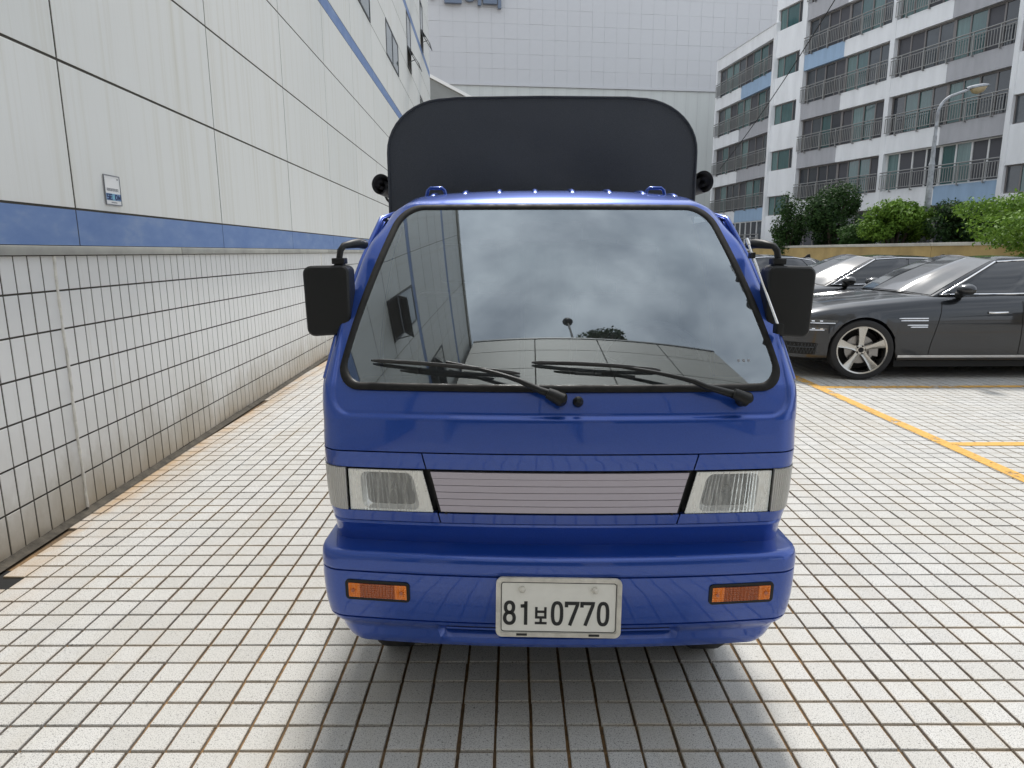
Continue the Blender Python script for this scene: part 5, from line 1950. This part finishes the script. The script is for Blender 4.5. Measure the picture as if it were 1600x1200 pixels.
# front wall as a slightly slack cloth
def fw(u, v):
    n = len(AC) - 1
    i = min(int(u * n), n - 1); f = u * n - i
    ex, ez = AC[i][0] + (AC[i + 1][0] - AC[i][0]) * f, AC[i][1] + (AC[i + 1][1] - AC[i][1]) * f
    x, z = CXo + (ex - CXo) * v, 1.45 + (ez - 1.45) * v
    y = YB - .010 * (1 - v ** 4) + (.005 * math.sin(x * 9 + z * 4) + .004 * math.sin(z * 17 + x * 3 + 1.5 * math.sin(x * 6)) + .003 * math.sin(x * 21 - z * 8)) * (1 - v ** 3)
    return (x, y, z)
q.grid(fw, lin(0, 1, 117), lin(.001, 1, 24)); q.build('front_cloth', M['canvas'], cv, smooth=70)
q = MB()
A1 = A0[1:-1]
top = [p for p in A0 if p[1] > 1.80]
def tw_(u, v):
    n = len(top) - 1
    i = min(int(u), n - 1); f = u - i
    x, z = top[i][0] + (top[i + 1][0] - top[i][0]) * f, top[i][1] + (top[i + 1][1] - top[i][1]) * f
    sag = -.012 * abs(math.sin(v * math.pi * 3.2)) * (1 if z > 2.1 else .3)
    return (x, YB + v * 2.05, z + sag)
q.grid(tw_, list(range(len(top))), lin(0, 1, 40)); q.build('top_cloth', M['canvas'], cv, smooth=70)
q = MB(); q.tube([(x, YB - .004, z) for x, z in A0], .0045, 8); q.build('edge_piping', M['canvas'], cv, smooth=60)
q = MB(); q.grid(lambda u, v: (lambda p: (CXo + (p[0] - CXo) * v, YB + 2.05, 1.45 + (p[1] - 1.45) * v))(AC[int(u)]), list(range(len(AC))), [.001, 1]); q.build('rear_cloth', M['canvas'], cv)
# rolled-up side curtains with the spiral showing at the end
for sgn, zc, rr_ in ((-1, 1.812, .047), (1, 1.822, .050)):
    cxr = CXo + sgn * (.666 + rr_ * .80)
    q = MB()
    sp = [(cxr - sgn * rr_ * (1 - .075 * t) * .95 * math.cos(t), zc + rr_ * 1.10 * (1 - .075 * t) * math.sin(t)) for t in lin(.2, 12.0, 110)]
    q.ribbon(sp, .0062, lambda a, b_, h: (a, YB + h, b_), -.005, 1.98)
    q.build('curtain_roll', M['canvas'], cv, smooth=50)
    for y in (YB + .35, YB + 1.0, YB + 1.65):
        q = MB()
        q.tube([(cxr + sgn * (rr_ + .004) * math.cos(t), y, zc + (rr_ * 1.12 + .004) * math.sin(t)) for t in lin(0, 6.28, 20)], .006, 5)
        q.build('roll_strap', M['rubber'], cv)
for sgn in (-1, 1):
    q = MB()
    for y in (YB + .03, YB + 1.0, YB + 2.0): q.tube([(CXo + sgn * .625, y, .85), (CXo + sgn * .625, y, 1.86)], .014, 8)
    q.tube([(CXo + sgn * .625, YB + .03, 1.80), (CXo + sgn * .625, YB + 2.0, 1.80)], .012, 8)
    q.build('cover_frame', M['rubber'], cv, smooth=60)
# cargo bed
q = MB()
q.bb(-.66, .66, YB + .01, YB + 2.1, .66, .70)
bedo = q.build('cargo_bed', M['blue'], trk)
for sgn in (-1, 1):
    q = MB(); q.bb(sgn * .675 - .012, sgn * .675 + .012, YB + .02, YB + 2.08, .69, .99)
    for k in range(4): q.bb(sgn * .690 - .006, sgn * .690 + .006, YB + .10 + k * .5, YB + .50 + k * .5, .74, .94)
    q.build('side_gate', M['blue'], bedo, bevel=.004)
q = MB(); q.bb(-.66, .66, YB + 2.085, YB + 2.11, .69, .99); q.build('tail_gate', M['blue'], bedo)
# wheels
for yw in (.62, 2.50):
    for sgn in (-1, 1):
        wr = empty('wheel', (sgn * .585, yw, .262)); wr.parent = trk
        ax = lambda x, y, h: (sgn * h, x, y)
        t = MB(); t.lathe([(.17, -.07), (.22, -.075), (.25, -.068), (.262, -.045), (.263, 0), (.262, .045), (.25, .068), (.22, .075), (.17, .07)], ax, 36); t.build('tyre', M['tyre'], wr, smooth=40)
        r_ = MB(); r_.lathe([(.172, .068), (.16, .05), (.10, .03), (.05, .045), (.001, .045)], ax, 28, closed=False); r_.build('rim', M['steel'], wr, smooth=40)
# mud flaps of black rubber behind the front wheels
for sgn in (-1, 1):
    q = MB(); q.bb(sgn * .585 - .09, sgn * .585 + .09, .97, .98, .16, .44); q.build('mud_flap', M['rubber'], trk)

# ------------------------------------------------------------------ roof terrace behind the camera (mirrored in the glass)
rl = empty('terrace_lamp', (1.6, -3.5, 14.72), (0, 0, 0), 'dark round headed lamp on a bent pole, mirrored in the windshield', 'lamp')
q = MB(); q.tube([(-.35, 0, 0), (-.12, 0, .35), (0, 0, .6), (0, 0, 3.0)], .045, 8); q.build('pole', M['black'], rl, smooth=50)
q = MB(); q.lathe([(.001, 0), (.10, .04), (.20, .2), (.24, .34), (.20, .52), (.001, .60)], lambda x, y, h: (x, y, 2.95 + h), 20, closed=False); q.build('lamp_head', M['black'], rl, smooth=50)
shrub('terrace_shrub', (2.9, -3.6, 14.6), 1.1, .6, 2.3, 'dark', 'dark leafy shrub above the roof edge, mirrored low in the windshield', 'shrub', 2500, .07, 12, group=None)
